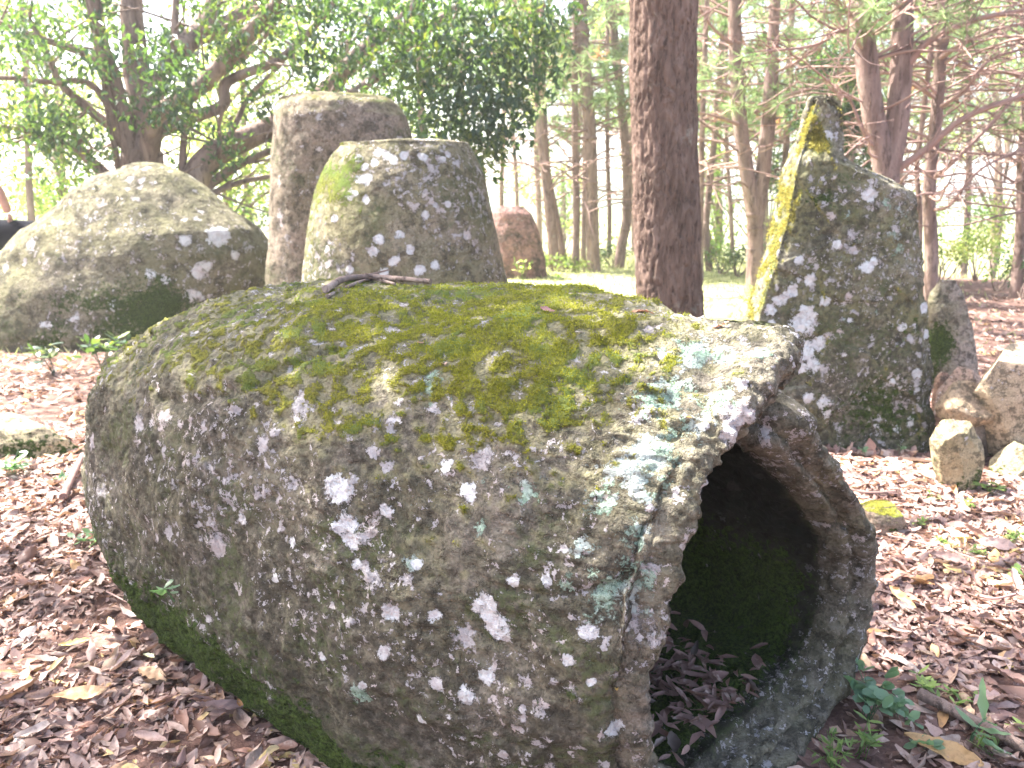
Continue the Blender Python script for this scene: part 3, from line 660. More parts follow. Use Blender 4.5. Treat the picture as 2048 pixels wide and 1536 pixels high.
heap_rock('boulder', 'low grey boulder behind the pale one, under the seated person', 11.3, [(-330, 640), (-320, 540), (-280, 500)], [(60, 640), (40, 540), (0, 500)], 0.7, 69.0, (0.30, 0.26, 0.22), (0.22, 0.2, 0.16), 0.0, 8, k=0.5)

heap_rock('rock', 'low angular rock half under the largest one, at the right edge by the weeds', 4.25, [(1975, 985), (1985, 940), (2010, 900)], [(2110, 985), (2100, 930), (2060, 890)], 0.6, 72.0, (0.36, 0.30, 0.20), (0.24, 0.21, 0.13), 0.3, 14, lowm=0.4)
heap_rock('rock', 'flat tan rock peeping out between the broken slab and the largest rock', 5.3, [(1965, 780), (1970, 755), (1985, 742)], [(2060, 780), (2050, 755), (2030, 740)], 0.7, 73.0, (0.44, 0.35, 0.26), (0.32, 0.25, 0.18), 0.0, 12)

# ------------------------------------------------------------------ leaf makers
def unit(v): return v / np.maximum(np.linalg.norm(v, axis=-1, keepdims=True), 1e-9)
def leaf_cards(C, L, W, D, U, fold=0.25):
    """C centres, L lengths, W widths, D pointing directions, U rough up directions -> folded pointed leaves"""
    D = unit(D); S_ = unit(np.cross(D, U)); Nn = np.cross(S_, D)
    L = np.broadcast_to(L, len(C))[:, None]; W = np.broadcast_to(W, len(C))[:, None]
    b = C - D * L * .5; t = C + D * L * .5 - Nn * L * .12
    l = C - S_ * W * .5 + Nn * W * fold - D * L * .04; r = C + S_ * W * .5 + Nn * W * fold - D * L * .04
    V = np.stack([b, l, t, r], 1).reshape(-1, 3); k = np.arange(len(C))[:, None] * 4
    F = np.concatenate([k + [0, 2, 1], k + [0, 3, 2]])
    return V, F
def leaf_mat(name, cols, tcols, trans=0.45, rough=0.45, spec=0.35):
    s = NT(name); a = s.attr('tint')
    s.leafy(s.ramp(a, cols), s.ramp(a, tcols), rough, trans, spec); return s.m
M_broad = leaf_mat('broad_leaf', [(0, (0.03, 0.065, 0.05)), (0.6, (0.05, 0.095, 0.065)), (1, (0.14, 0.19, 0.06))], [(0, (0.10, 0.20, 0.03)), (0.7, (0.22, 0.38, 0.05)), (1, (0.45, 0.52, 0.06))], 0.28, 0.33, 0.55)
M_lime = leaf_mat('sunlit_leaf', [(0, (0.07, 0.12, 0.03)), (.6, (0.16, 0.21, 0.06)), (1, (0.26, 0.27, 0.09))], [(0, (0.22, 0.42, 0.06)), (.6, (0.52, 0.64, 0.14)), (1, (0.72, 0.70, 0.22))], 0.5)
M_grass = leaf_mat('dry_grass', [(0, (0.34, 0.36, 0.16)), (1, (0.55, 0.52, 0.30))], [(0, (0.4, 0.45, 0.16)), (1, (0.6, 0.6, 0.3))], 0.4, .7)
M_needle = leaf_mat('pine_needles', [(0, (0.10, 0.16, 0.07)), (0.85, (0.22, 0.28, 0.13)), (0.9, (0.40, 0.20, 0.10)), (1, (0.50, 0.24, 0.12))], [(0, (0.22, 0.36, 0.12)), (0.85, (0.42, 0.55, 0.24)), (0.9, (0.55, 0.25, 0.12)), (1, (0.6, 0.3, 0.15))], 0.45, 0.6, 0.2)
def bark_mat(name, a, b, c, kx=1.0, fine=1.0, bumpd=0.02):
    s = NT(name); P = s.coord(); Q = s.scale(P, (9 * kx, 9 * kx, 2.4 * kx))
    n = s.noise(Q, 1.0, 6, 0.65, 0.6); v = s.voro(s.scale(P, (26 * kx, 26 * kx, 8 * kx)), 1.0, feat='DISTANCE_TO_EDGE') if fine else n
    cc = s.ramp(n, [(0.32, a), (0.5, b), (0.7, c)])
    cc = s.mix(s.mr(s.noise(s.scale(P, (20 * kx, 20 * kx, 5 * kx)), 1.0, 7, 0.8), 0.52, 0.62, 0, .75), cc, tuple(x * 0.4 for x in a))
    cc = s.mix(s.mr(s.noise(P, 3.0 * kx, 5, 0.7), 0.6, 0.72, 0, 0.6), cc, (0.36, 0.34, 0.29))
    h = s.math('ADD', n, s.math('MULTIPLY', s.noise(s.scale(P, (30 * kx, 30 * kx, 9 * kx)), 1.0, 6, 0.75), 0.8))
    s.principled(cc, 0.95, s.bump(h, bumpd, 1.0), 0.1); return s.m
M_bark = bark_mat('big_trunk_bark', (0.11, 0.075, 0.06), (0.19, 0.13, 0.105), (0.28, 0.20, 0.165), 1.6, 0, 0.035)
M_pine = bark_mat('pine_bark', (0.145, 0.098, 0.085), (0.25, 0.175, 0.155), (0.35, 0.26, 0.23), 0.7, 0, 0.03)
M_limb = bark_mat('limb_bark', (0.13, 0.095, 0.08), (0.25, 0.185, 0.16), (0.40, 0.31, 0.27), 0.6, 0, 0.03)
s = NT('dead_twig'); s.principled(s.ramp(s.attr('tint'), [(0, (0.16, 0.10, 0.09)), (1, (0.38, 0.25, 0.22))]), 0.9); M_twig = s.m

# ------------------------------------------------------------------ the thick trunk behind the jar, its crown spreading over the stones
YT = 6.1
base = AtY(1346, 800, YT); base[2] = gz(base[0], YT)
big = empty('broadleaf_tree', base, 'tree with the thickest straight brown trunk, standing behind the big jar', 'tree')
p = [AtY(1350, 830, YT), AtY(1346, 700, YT), AtY(1340, 610, YT), AtY(1333, 400, YT), AtY(1328, 200, YT), AtY(1326, 0, YT), AtY(1326, -220, YT), AtY(1330, -420, YT), AtY(1345, -650, YT)]
p[0][2] = -0.15
P_ = catmull(p, 420); tt = np.linspace(0, 1, 420)
rr = np.interp(P_[:, 2], [-0.15, 0.1, 0.6, 1.5, 3.2, 5, 7], [0.36, 0.31, 0.258, 0.245, 0.240, 0.21, 0.16])
seg = 150; th = np.linspace(0, 2 * math.pi, seg, endpoint=False)
V = P_[:, None] + rr[:, None, None] * np.stack([np.cos(th), np.sin(th), 0 * th], 1)[None]
V = V.reshape(-1, 3); Nn = np.tile(np.stack([np.cos(th), np.sin(th), 0 * th], 1), (420, 1))
sc3 = np.array([1, 1, 0.28])
wv_ = V * sc3 + 0.03 * np.stack([perlin(V * 7), perlin(V * 7 + 5), perlin(V * 7 + 9)], 1)
rid = 1 - np.abs(perlin(wv_ * 22)) * 2.2; rid2 = 1 - np.abs(perlin(wv_ * 45 + 3)) * 2
V = V + Nn * (0.016 * fbm(V, 1.3, 2) + 0.006 * fbm(V * sc3, 12, 3) - 0.016 * np.clip(rid, 0, 1) ** 3 - 0.007 * np.clip(rid2, 0, 1) ** 2 + 0.002 * perlin(V * 70))[:, None]
under(big, 'trunk', make_mesh('trunk', V, gridfaces(seg, 420), {'tint': 0 * V[:, 0]}, True, [M_bark]))
top = P_[-1]
cl = []      # canopy clumps: x y z radius count
r_ = np.random.default_rng(21)
limbs = [((-4.6, 4.3, 6.0), .10), ((-3.9, 5.0, 6.3), .09), ((-4.5, 3.6, 5.9), .08), ((-6.3, 5.4, 6.5), .08), ((3.6, 8.6, 6.8), .07), ((4.6, 6.0, 6.6), .06), ((-0.4, 9.6, 7.4), .06), ((-3.7, 4.1, 6.1), .07), ((-5.3, 3.9, 6.6), .07)]
for k, (e, r0) in enumerate(limbs):
    e = np.array(e); z0 = 5.2 + 0.15 * k
    st = np.array([np.interp(z0, P_[:, 2], P_[:, 0]), np.interp(z0, P_[:, 2], P_[:, 1]), z0])
    m = MB(); mid = st * .5 + e * .5 + [0, 0, 0.35]
    m.tube([st, st * .75 + e * .25 + [0, 0, .2], mid, e], r0, 0.02, 8, 16, 0.05)
    for _ in range(7):
        t = r_.uniform(.68, 1); q = st + (e - st) * t + [0, 0, 0.3 * math.sin(t * 3)]; f = q + r_.normal(size=3) * (.7, .7, .35)
        m.tube([q, (q + f) / 2 + [0, 0, .1], f], 0.022, 0.006, 4, 5); cl.append((*f, .6, 95))
    cl.append((*e, .8, 200))
    under(big, 'branch', m.mesh('branch', M_bark))
def clumps(cl, leaf, aspect, r_, droop=0.5, tint=(0.0, 1.0), flat=0.7, fold=.25):
    C = []; Ls = []; T = []
    for (x, y, z, r, n) in cl:
        q = r_.normal(size=(n, 3)); q = unit(q) * (r_.random((n, 1)) ** 0.45) * r * (1, 1, flat); C.append(q + (x, y, z)); T.append(np.full(n, r_.uniform(*tint)) + r_.normal(size=n) * .15)
    C = np.concatenate(C); T = np.clip(np.concatenate(T), 0, 1); n = len(C)
    D = r_.normal(size=(n, 3)) * (1, 1, .6) - (0, 0, droop); U = r_.normal(size=(n, 3)) * .55 + (0, 0, 1)
    L = leaf * r_.uniform(.7, 1.25, n); V, F = leaf_cards(C, L, L * aspect, D, U, fold)
    return V, F, np.repeat(T, 4)
V, F, T = clumps(cl, 0.15, 0.42, r_, 0.3, (0, .6))
under(big, 'crown', make_mesh('crown', V, F, {'tint': T}, False, [M_broad]), kind='stuff')

# ------------------------------------------------------------------ the many-limbed tree on the left
YL = 11.0
b0 = AtY(285, 520, YL); b0[2] = gz(b0[0], YL)
lt = empty('spreading_tree', b0, 'spreading dark-leaved tree with many crooked limbs, behind the pale boulder on the left', 'tree')
def pth(pts, Y, dy=0.0):
    n = len(pts); return [AtY(x, y, Y + dy * i / max(n - 1, 1)) for i, (x, y) in enumerate(pts)]
m = MB(); q = pth([(300, 560), (292, 420), (284, 350), (282, 300)], YL); q[0][2] = -0.2
m.tube(q, [0.42, 0.31, 0.27, 0.26], None, 20, 24, 0.10); under(lt, 'trunk', m.mesh('trunk', M_limb))
m = MB(); q = pth([(395, 520), (382, 430), (375, 385), (372, 340)], YL + .2); q[0][2] = -0.2
m.tube(q, [0.34, 0.24, 0.20, 0.16], None, 16, 20, 0.10); under(lt, 'trunk', m.mesh('trunk', M_limb))
LIMBS = [([(280, 350), (253, 267), (222, 154), (205, 100), (180, -30)], 0.13, 0.07, -.4), ([(285, 340), (290, 240), (273, 137), (266, 68), (262, -60)], 0.19, 0.11, .4),
         ([(288, 350), (300, 290), (308, 235), (342, 212), (410, 164), (513, 51), (560, 5), (600, -40)], 0.12, 0.06, -1), ([(292, 330), (311, 273), (359, 243), (444, 212), (455, 164), (547, 126), (588, 95), (640, 40), (680, -10)], 0.085, 0.03, .3),
         ([(285, 260), (320, 160), (370, 90), (437, 58), (500, 15), (560, -30)], 0.12, 0.06, 1), ([(360, 100), (400, 60), (425, 10), (445, -50)], 0.12, 0.07, 1),
         ([(255, 300), (240, 270), (178, 219), (120, 164), (96, 110), (60, 40)], 0.065, 0.025, -.5), ([(250, 390), (215, 360), (150, 300), (70, 267), (0, 253), (-80, 240)], 0.055, 0.02, -1),
         ([(255, 300), (240, 280), (212, 205), (171, 164), (103, 164), (0, 155), (-80, 160)], 0.05, 0.02, -1), ([(250, 220), (220, 150), (171, 110), (103, 85), (0, 45), (-80, 20)], 0.055, 0.02, -.4),
         ([(375, 390), (365, 345), (370, 250), (378, 200)], 0.05, 0.03, .2), ([(378, 400), (410, 325), (480, 284), (550, 250), (640, 190), (720, 110), (800, 40), (870, -40)], 0.17, 0.06, 1.2),
         ([(560, 245), (640, 215), (700, 190), (770, 140), (840, 70), (920, 10)], 0.07, 0.04, .5), ([(385, 410), (420, 370), (478, 330), (550, 300), (620, 285)], 0.065, 0.03, .6), ([(390, 410), (430, 385), (480, 365), (545, 352), (600, 345)], 0.045, 0.02, .6),
         ([(250, 390), (225, 360), (170, 310), (150, 270), (130, 220)], 0.08, 0.03, -.4), ([(262, 390), (240, 345), (230, 297), (215, 220), (205, 150)], 0.045, 0.025, -.4), ([(430, 315), (470, 250), (500, 190), (560, 130), (600, 70)], 0.04, 0.015, .8),
         ([(450, 210), (438, 250), (442, 290)], .025, .015, .1), ([(420, 160), (480, 120), (540, 60), (580, 10)], .04, .02, .4), ([(360, 100), (350, 60), (352, 0), (350, -40)], .05, .03, .2)]
r_ = np.random.default_rng(5); cl = []
for pts, a, b, dy in LIMBS:
    m = MB(); m.tube(pth(pts, YL, dy), a * 1.15, b * 1.15, 12, 10 * len(pts), 0.10)
    for _ in range(6):
        i = r_.integers(1, len(pts)); q = AtY(pts[i][0], pts[i][1], YL + dy * i / len(pts)); f = q + r_.normal(size=3) * (.6, .5, .4)
        m.tube([q, (q + f) / 2 + r_.normal(size=3) * .08, f], 0.02, 0.006, 4, 6); 
        if r_.random() < .35: cl.append((*f, .3, 90))
    under(lt, 'limb', m.mesh('limb', M_limb))
for (px, py, Y, r, n) in [(60, 90, 9.8, .55, 260), (20, 130, 10, .45, 200), (150, 70, 10.4, .5, 200), (205, 95, 10.2, .32, 160), (90, 30, 10, .5, 200), (330, 130, 10, .38, 230), (360, 185, 9.9, .36, 260), (340, 215, 9.9, .28, 160), (300, 110, 10.2, .35, 140), (375, 235, 10, .22, 90),
        (150, 270, 10, .40, 200), (180, 320, 10, .34, 180), (120, 250, 10.3, .3, 120), (80, 200, 10.4, .4, 140), (200, 150, 10, .3, 100), (60, 300, 10.8, .5, 140), (130, 340, 10.8, .4, 120), (40, 190, 11, .5, 130),
        (480, 20, 10, .5, 200), (540, 30, 10, .42, 200), (600, 30, 9.8, .5, 300), (680, 20, 9.8, .5, 320), (640, 80, 10, .4, 140), (740, 50, 9.6, .5, 300), (800, 90, 9.6, .48, 300), (850, 40, 9.4, .55, 360), (900, 110, 9.4, .5, 330), (840, 150, 9.6, .45, 240),
        (950, 50, 9.4, .55, 330), (1000, 110, 9.4, .45, 300), (950, 180, 9.4, .48, 330), (900, 220, 9.4, .44, 280), (985, 230, 9.4, .42, 300), (940, 285, 9.4, .38, 260), (1010, 260, 9.3, .3, 150), (880, 290, 9.6, .34, 180), (960, 325, 9.4, .26, 140), (1040, 50, 9.2, .45, 260), (1080, 110, 9.2, .34, 190),
        (1060, 180, 9.3, .28, 120), (830, 240, 9.9, .4, 140), (800, 330, 10.4, .4, 120), (870, 350, 10.4, .35, 120), (760, 180, 10.2, .45, 160), (700, 150, 10.6, .45, 120), (1100, 30, 9.2, .35, 160), (780, 260, 10.3, .4, 120), (905, 385, 10, .22, 90), (520, 100, 10.6, .3, 70)]:
    c = AtY(px, py, Y); cl.append((*c, r * 1.2, int(n * (.95 if px > 740 else .62))))
for _ in range(70):     # the rest of the crown, above the picture
    a = r_.uniform(0, 6.28); R_ = r_.uniform(0.5, 4.2); z = r_.uniform(5.2, 9) - R_ * .35
    cl.append((b0[0] + 0.8 + R_ * math.cos(a) * 1.2, YL + R_ * math.sin(a), z, .7, 90))
V, F, T = clumps(cl, 0.105, 0.5, r_, 0.9, (0, .8), 1.0)
T = np.clip(T + 0.5 * (np.repeat(r_.random(len(T) // 4), 4) > .96), 0, 1)
under(lt, 'crown', make_mesh('crown', V, F, {'tint': T}, False, [M_broad]), kind='stuff')

# ------------------------------------------------------------------ pines
def pine_tree(pts, Y, w, label, group, seed, h0=2.8, H=10.5, dead=14, green=26,  blen=2.0, forks=None, tufts=12, orange=0.03, needle=0.24):
    r_ = np.random.default_rng(seed); n = len(pts)
    q = [AtY(x, y, Y) for x, y in pts]; q[0][2] = gz(q[0][0], Y) - 0.1
    root = empty('pine_tree', (q[0][0], Y, gz(q[0][0], Y)), label, 'pine tree', group)
    d = q[-1] - q[-2]; d = d / max(d[2], .2) * 1.0; up_ = q[-1] + d * (H - q[-1][2]) * .5; up_[0] = q[-1][0] * .5 + up_[0] * .5
    top = up_ + (up_ - q[-1]) * .9 * (1, 1, 1); top[2] = H; P = q + [up_, top]
    rad = w / FPX * Y / 2
    m = MB(); m.tube(P, [rad * 1.15, rad, rad * .92, rad * .8, rad * .3], None, 12, 60, 0.07)
    Pc = catmull(P, 200)
    for k in range(7):      # knots where whorls stood
        z = r_.uniform(.6, 6); i = np.argmin(abs(Pc[:, 2] - z)); c = Pc[i]; rr_ = rad * (1.06)
        m.tube([c - [0, 0, .05], c, c + [0, 0, .05]], [rr_ * .9, rr_ * 1.08, rr_ * .9], None, 12, 5)
    for (fp, fw) in (forks or []):
        f = [AtY(x, y, Y) for x, y in fp]; e = f[-1] + (f[-1] - f[-2]) * 2.0; fr = fw / FPX * Y / 2
        m.tube(f + [e], [fr * 1.1, fr, fr * .9, fr * .5], None, 12, 40, 0.07)
    under(root, 'trunk', m.mesh('trunk', M_pine))
    tw = MB(); C = []
    for k in range(dead + green):
        isg = k >= dead
        z = r_.uniform(h0 if isg else 1.3, H - .6 if isg else h0 + 2.2)
        i = np.argmin(abs(Pc[:, 2] - z)); c = Pc[i]; a = r_.uniform(0, 6.283); dr = np.array([math.cos(a), math.sin(a), 0])
        L = blen * r_.uniform(.5, 1.1) * (1 if isg else .8) * (1 - .5 * max(0, (z - 5) / (H - 4))); lift = r_.uniform(-.15, .45) * L
        pts_ = [c, c + dr * L * .35 + [0, 0, lift * .5], c + dr * L * .7 + r_.normal(size=3) * .08 * L + [0, 0, lift * .8], c + dr * L + r_.normal(size=3) * .12 * L + [0, 0, lift]]
        tw.tube(pts_, 0.020 * (Y / 14) ** .5, 0.006, 4, 9, a=r_.random())
        cc = catmull(pts_, 12)
        for j in range(6 if isg else 5):
            t = r_.integers(4, 12); o = cc[t]; e = o + dr * r_.uniform(.1, .45) * L * .5 + r_.normal(size=3) * (.22, .22, .16) * L * .6
            tw.tube([o, (o + e) / 2 + r_.normal(size=3) * .04, e], 0.010, 0.005, 3, 5, a=r_.random())
            if isg: C += [e, (o + e) / 2][: 2]
        if isg: C += [cc[-1], cc[-3]]
    under(root, 'twigs', tw.mesh('twigs', M_twig), kind='stuff')
    if C:
        C = np.array(C); n = len(C); nn = tufts * 2
        Cn = np.repeat(C, nn, 0); dirs = unit(r_.normal(size=(n * nn, 3)) * (1, 1, .8) + (0, 0, -.05)); ln = needle * r_.uniform(.7, 1.2, (n * nn, 1))
        side = unit(np.cross(dirs, r_.normal(size=(n * nn, 3)))) * 0.0052 * (Y / 10)
        V = np.stack([Cn - side, Cn + side, Cn + dirs * ln - [0, 0, .02]], 1).reshape(-1, 3); F = np.arange(len(V)).reshape(-1, 3)
        T = np.repeat(np.where(r_.random(n) < orange, .95, r_.uniform(0, .8, n)), nn * 3)
        under(root, 'crown', make_mesh('crown', V, F, {'tint': T}, False, [M_needle]), kind='stuff')
    return root
gp = 'pines around the sunny clearing'
PINES = [
 ([(1112, 548), (1100, 430), (1086, 290), (1074, 150)], 17.2, 20, 'leaning pine trunk just right of the distant reddish jar, left one of a leaning pair', dict(green=22)),
 ([(1132, 545), (1112, 430), (1094, 330), (1088, 200)], 17.6, 13, 'thinner leaning pine trunk, right one of the leaning pair by the reddish jar', dict(green=10)),
 ([(1151, 545), (1153, 420), (1150, 300), (1150, 120)], 17.2, 14, 'slim straight pine left of the thickest pine in the clearing group', dict(green=14)),
 ([(1166, 540), (1168, 430), (1170, 300), (1168, 150)], 19, 10, 'very thin pine stem touching the left side of the thickest clearing pine', dict(green=12)),
 ([(1188, 546), (1184, 430), (1180, 260), (1165, 60)], 16.8, 25, 'thickest pine of the clearing group, straight, halfway to the big brown trunk', dict(green=26)),
 ([(1217, 538), (1219, 430), (1215, 300), (1215, 100)], 20, 9, 'thin pale pine between the thickest clearing pine and the bent one', dict(green=14)),
 ([(1238, 535), (1243, 490), (1253, 440), (1253, 330), (1240, 180), (1228, 60)], 17.6, 19, 'pine with a bent foot, just left of the big brown trunk', dict(green=22)),
 ([(1003, 470), (1003, 390), (1005, 320), (1008, 200)], 24, 9, 'thin far pine directly above the left end of the reddish jar', dict(green=14, h0=3.8)),
 ([(1036, 470), (1034, 400), (1030, 320), (1022, 200)], 26, 8, 'thinnest far pine above the middle of the reddish jar', dict(green=12, h0=3.8)),
 ([(1402, 560), (1400, 480), (1402, 380), (1405, 240)], 15, 12, 'slim pine hugging the right side of the big brown trunk', dict(green=12)),
 ([(1420, 545), (1412, 460), (1420, 360), (1432, 240)], 17, 13, 'slightly curved slim pine, second from the right side of the big brown trunk', dict(green=14)),
 ([(1468, 530), (1462, 430), (1455, 320), (1452, 180)], 22, 8, 'thin background pine left of the forked pine', dict(green=18, h0=2.6)),
 ([(1512, 545), (1510, 480), (1508, 430), (1496, 360), (1478, 220), (1470, 60)], 13.0, 30, 'forked pine whose two stems rise in a narrow V, left of the pointed slab', dict(green=26, dead=26, blen=2.2, forks=[([(1510, 450), (1524, 360), (1540, 200), (1546, 80)], 28)])),
 ([(1562, 500), (1566, 400), (1574, 260), (1580, 100)], 16, 13, 'dark slim pine partly hidden by the mossy edge of the pointed slab', dict(green=22, dead=20)),
 ([(1640, 545), (1652, 400), (1660, 260), (1668, 120)], 21, 11, 'far slim pine rising behind the tip of the pointed slab', dict(green=26)),
 ([(1782, 560), (1775, 400), (1768, 320), (1745, 220), (1730, 90), (1716, -20)], 9.6, 44, 'big forked pine right behind the pointed slab, its two stems wide apart', dict(green=26, dead=34, blen=2.3, h0=3.2, forks=[([(1772, 350), (1792, 260), (1803, 120), (1806, -20)], 42)])),
 ([(1868, 600), (1862, 480), (1858, 380), (1872, 240), (1882, 100), (1886, -20)], 10.5, 24, 'pine with many dead side branches, just right of the big forked one', dict(green=20, dead=44, blen=2.6, h0=3.4)),
 ([(1838, 580), (1840, 450), (1834, 330), (1850, 200)], 11.5, 10, 'thin pale stem between the big forked pine and the one with dead side branches', dict(green=8, dead=24, blen=1.8)),
 ([(2032, 590), (2040, 500), (2044, 400), (2050, 250)], 12.2, 22, 'dark leafy-footed pine at the right edge, where the red ground ends', dict(green=24, dead=16, h0=1.6)),
 ([(2120, 620), (2110, 450), (2100, 300), (2090, 100)], 11.5, 30, 'pine just outside the right edge, its bare branches reaching in', dict(green=24, dead=44, blen=3.2, h0=3.2)),
 ([(62, 470), (60, 400), (57, 330), (55, 260), (52, 120)], 16, 13, 'thin lone pine stem above the seated person on the left', dict(green=14, h0=4.5)),
 ([(1700, 540), (1700, 430), (1704, 300), (1700, 150)], 19, 14, 'half-hidden pine between the slab tip and the big forked pine', dict(green=26)),
 ([(1930, 560), (1934, 450), (1938, 300), (1935, 150)], 24, 12, 'far pine on the falling ground right of the slab, behind bare branches', dict(green=34, h0=2.8)),
 ([(1985, 560), (1990, 450), (1996, 300), (1990, 150)], 30, 12, 'farthest pale pine on the falling ground near the right edge', dict(green=40, h0=3.2, blen=3)),
 ([(1330, 540), (1330, 430), (1334, 300), (1330, 120)], 23, 14, 'background pine mostly hidden behind the big brown trunk', dict(green=30)),
 ([(1080, 520), (1078, 430), (1074, 330), (1070, 200)], 30, 12, 'pale far pine behind the leaning pair', dict(green=30, h0=4.5, blen=2.6)),
 ([(1270, 520), (1268, 430), (1262, 330), (1262, 200)], 28, 12, 'pale far pine between the bent-footed pine and the big brown trunk', dict(green=30, h0=4.0, blen=2.6)),
 ([(1440, 520), (1436, 430), (1434, 330), (1440, 200)], 28, 14, 'pale far pine between the big brown trunk and the narrow forked pine', dict(green=36, h0=3.0, blen=2.6)),
 ([(1800, 540), (1806, 430), (1800, 330), (1806, 200)], 22, 12, 'far pine seen through the wide fork of the big forked pine', dict(green=36, h0=2.6, blen=2.6)),
 ([(930, 520), (935, 430), (930, 330), (925, 200)], 22, 11, 'far pine behind the dark hanging leaves over the domed jar', dict(green=26, h0=3.0, blen=2.4)),
 ([(850, 500), (852, 420), (846, 330), (842, 200)], 20, 16, 'shaded pine stem behind the tall upright jar', dict(green=26, h0=3.0, blen=2.2)),
 ([(500, 520), (498, 430), (490, 330), (486, 200)], 19, 12, 'thin stem in the bright foliage just left of the tall upright jar', dict(green=10, h0=5.5, blen=2.2)),
]
for k, (pts, Y, w_, lab, kw) in enumerate(PINES):
    if AtY(*pts[0], Y)[0] < 5 and Y < 24: kw = dict(kw, H=7.8, green=int(kw.get('green', 20) * .6))
    if AtY(*pts[0], Y)[0] > 5: kw = dict(kw, green=int(kw.get('green', 20) * 1.35))
    pine_tree(pts, Y, w_, lab, gp, 100 + k, **kw)

# long bare branches reaching across on the right, each a limb of the tree it grows from is too thin to follow: they belong to the two right-hand pines
def add_branch(root, pts, Ys, r0, r1, n=24, tw=14, seed=0):
    r_ = np.random.default_rng(seed); q = [AtY(x, y, Y) for (x, y), Y in zip(pts, Ys)]; m = MB(); m.tube(q, r0, r1, 6, n, 0.05, a=.6); c = catmull(q, 40)
    for _ in range(tw):
        i = r_.integers(8, 39); o = c[i]; dr = unit(c[min(i + 1, 39)] - c[i - 1]); L = r_.uniform(.25, .8)
        e = o + dr * L * .8 + r_.normal(size=3) * (.25, .25, .25) * L * 1.3; m.tube([o, (o + e) / 2 + r_.normal(size=3) * .05, e], 0.008, 0.003, 3, 6, a=r_.random())
        if r_.random() < .6:
            e2 = (o + e) / 2 + r_.normal(size=3) * .3 * L; m.tube([(o + e) / 2, e2], 0.005, 0.002, 3, 4, a=r_.random())
    under(root, 'branch', m.mesh('branch', M_twig))
bp = {o['label']: o for o in sc.objects if o.get('category') == 'pine tree'}
fk = [o for l, o in bp.items() if l.startswith('big forked')][0]; dd_ = [o for l, o in bp.items() if l.startswith('pine with many dead')][0]; vf = [o for l, o in bp.items() if l.startswith('forked pine')][0]
add_branch(fk, [(1785, 345), (1850, 300), (1930, 235), (2048, 190), (2130, 160)], [9.6, 9.4, 9.2, 9, 9], .045, .02, tw=26, seed=1)
add_branch(fk, [(1800, 150), (1860, 80), (1950, 40), (2048, 20)], [9.6, 9.4, 9.2, 9], .045, .02, tw=20, seed=2)
add_branch(fk, [(1735, 110), (1690, 60), (1630, 90), (1560, 100), (1540, 98)], [9.6, 9.3, 9, 8.8, 8.7], .022, .01, tw=30, seed=3)
add_branch(fk, [(1730, 60), (1690, 20), (1660, -10), (1620, 10)], [9.6, 9.3, 9, 8.8], .02, .01, tw=34, seed=4)
add_branch(fk, [(1755, 300), (1730, 270), (1700, 200), (1680, 190)], [9.6, 9.5, 9.4, 9.2], .025, .01, tw=16, seed=14)
add_branch(dd_, [(1862, 360), (1900, 330), (1980, 250), (2060, 160), (2100, 120)], [10.5, 10.2, 10, 10, 10], .03, .012, tw=26, seed=5)
add_branch(dd_, [(1876, 120), (1920, 90), (1990, 60), (2080, 40)], [10.5, 10.2, 10, 10], .035, .012, tw=22, seed=6)
add_branch(dd_, [(1870, 220), (1930, 180), (1980, 120), (2080, 90)], [10.5, 10.2, 10, 10], .03, .012, tw=26, seed=7)
add_branch(dd_, [(1860, 420), (1900, 410), (1960, 340), (2060, 290)], [10.5, 10.2, 10, 10], .025, .01, tw=26, seed=8)
add_branch(vf, [(1510, 225), (1580, 190), (1640, 170), (1720, 120)], [13, 12.6, 12.4, 12.2], .035, .015, tw=24, seed=9)
add_branch(vf, [(1490, 225), (1460, 190), (1420, 182), (1385, 185)], [13, 12.8, 12.7, 12.6], .035, .012, tw=10, seed=10)
add_branch(vf, [(1490, 255), (1440, 235), (1400, 225)], [13, 12.7, 12.5], .03, .012, tw=10, seed=11)
add_branch(vf, [(1540, 150), (1600, 120), (1660, 70), (1720, 30)], [13, 12.6, 12.4, 12.2], .03, .012, tw=22, seed=12)
add_branch(vf, [(1480, 100), (1430, 60), (1400, 20)], [13, 12.8, 12.6], .03, .012, tw=14, seed=13)

# ------------------------------------------------------------------ sunlit broadleaved growth beyond
def leafy_tree(px, Y, w, H, crown, label, seed, mat, leaf=0.10, n=90, name='leafy_tree', group='sunlit leafy trees behind the stones'):
    r_ = np.random.default_rng(seed); b = AtY(px, 540, Y); b[2] = gz(b[0], Y)
    root = empty(name, b, label, 'tree', group); m = MB()
    m.tube([b - [0, 0, .15], b + [r_.normal() * .1, 0, H * .3], b + [r_.normal() * .3, 0, H * .62]], w, w * .4, 8, 16, .08)
    cl = []
    for (cx, cy, r, k) in crown:
        c = AtY(cx, cy, Y + r_.uniform(-1.2, 1.2)); cl.append((*c, r, int(n * k * 1.9)))
        s0 = b + [0, 0, min(max(c[2] - .9, .4), H * .6)]; m.tube([s0, (s0 + c) / 2 + [0, 0, .15], c], w * .35, .01, 5, 8, .05)
    under(root, 'trunk', m.mesh('trunk', M_limb))
    V, F, T = clumps(cl, leaf, .5, r_, .4, (0, .8), 1.0)
    under(root, 'crown', make_mesh('crown', V, F, {'tint': T}, False, [mat]), kind='stuff')
def cr(x0, x1, y0, y1, n, r, seed, k=1.0):
    q = np.random.default_rng(seed); return [(q.uniform(x0, x1), q.uniform(y0, y1), r * q.uniform(.7, 1.2), k) for _ in range(n)]
leafy_tree(470, 17, .12, 7, cr(400, 600, -20, 420, 34, .75, 1), 'bright green leafy tree filling the gap left of the tall upright jar', 31, M_lime, .13)
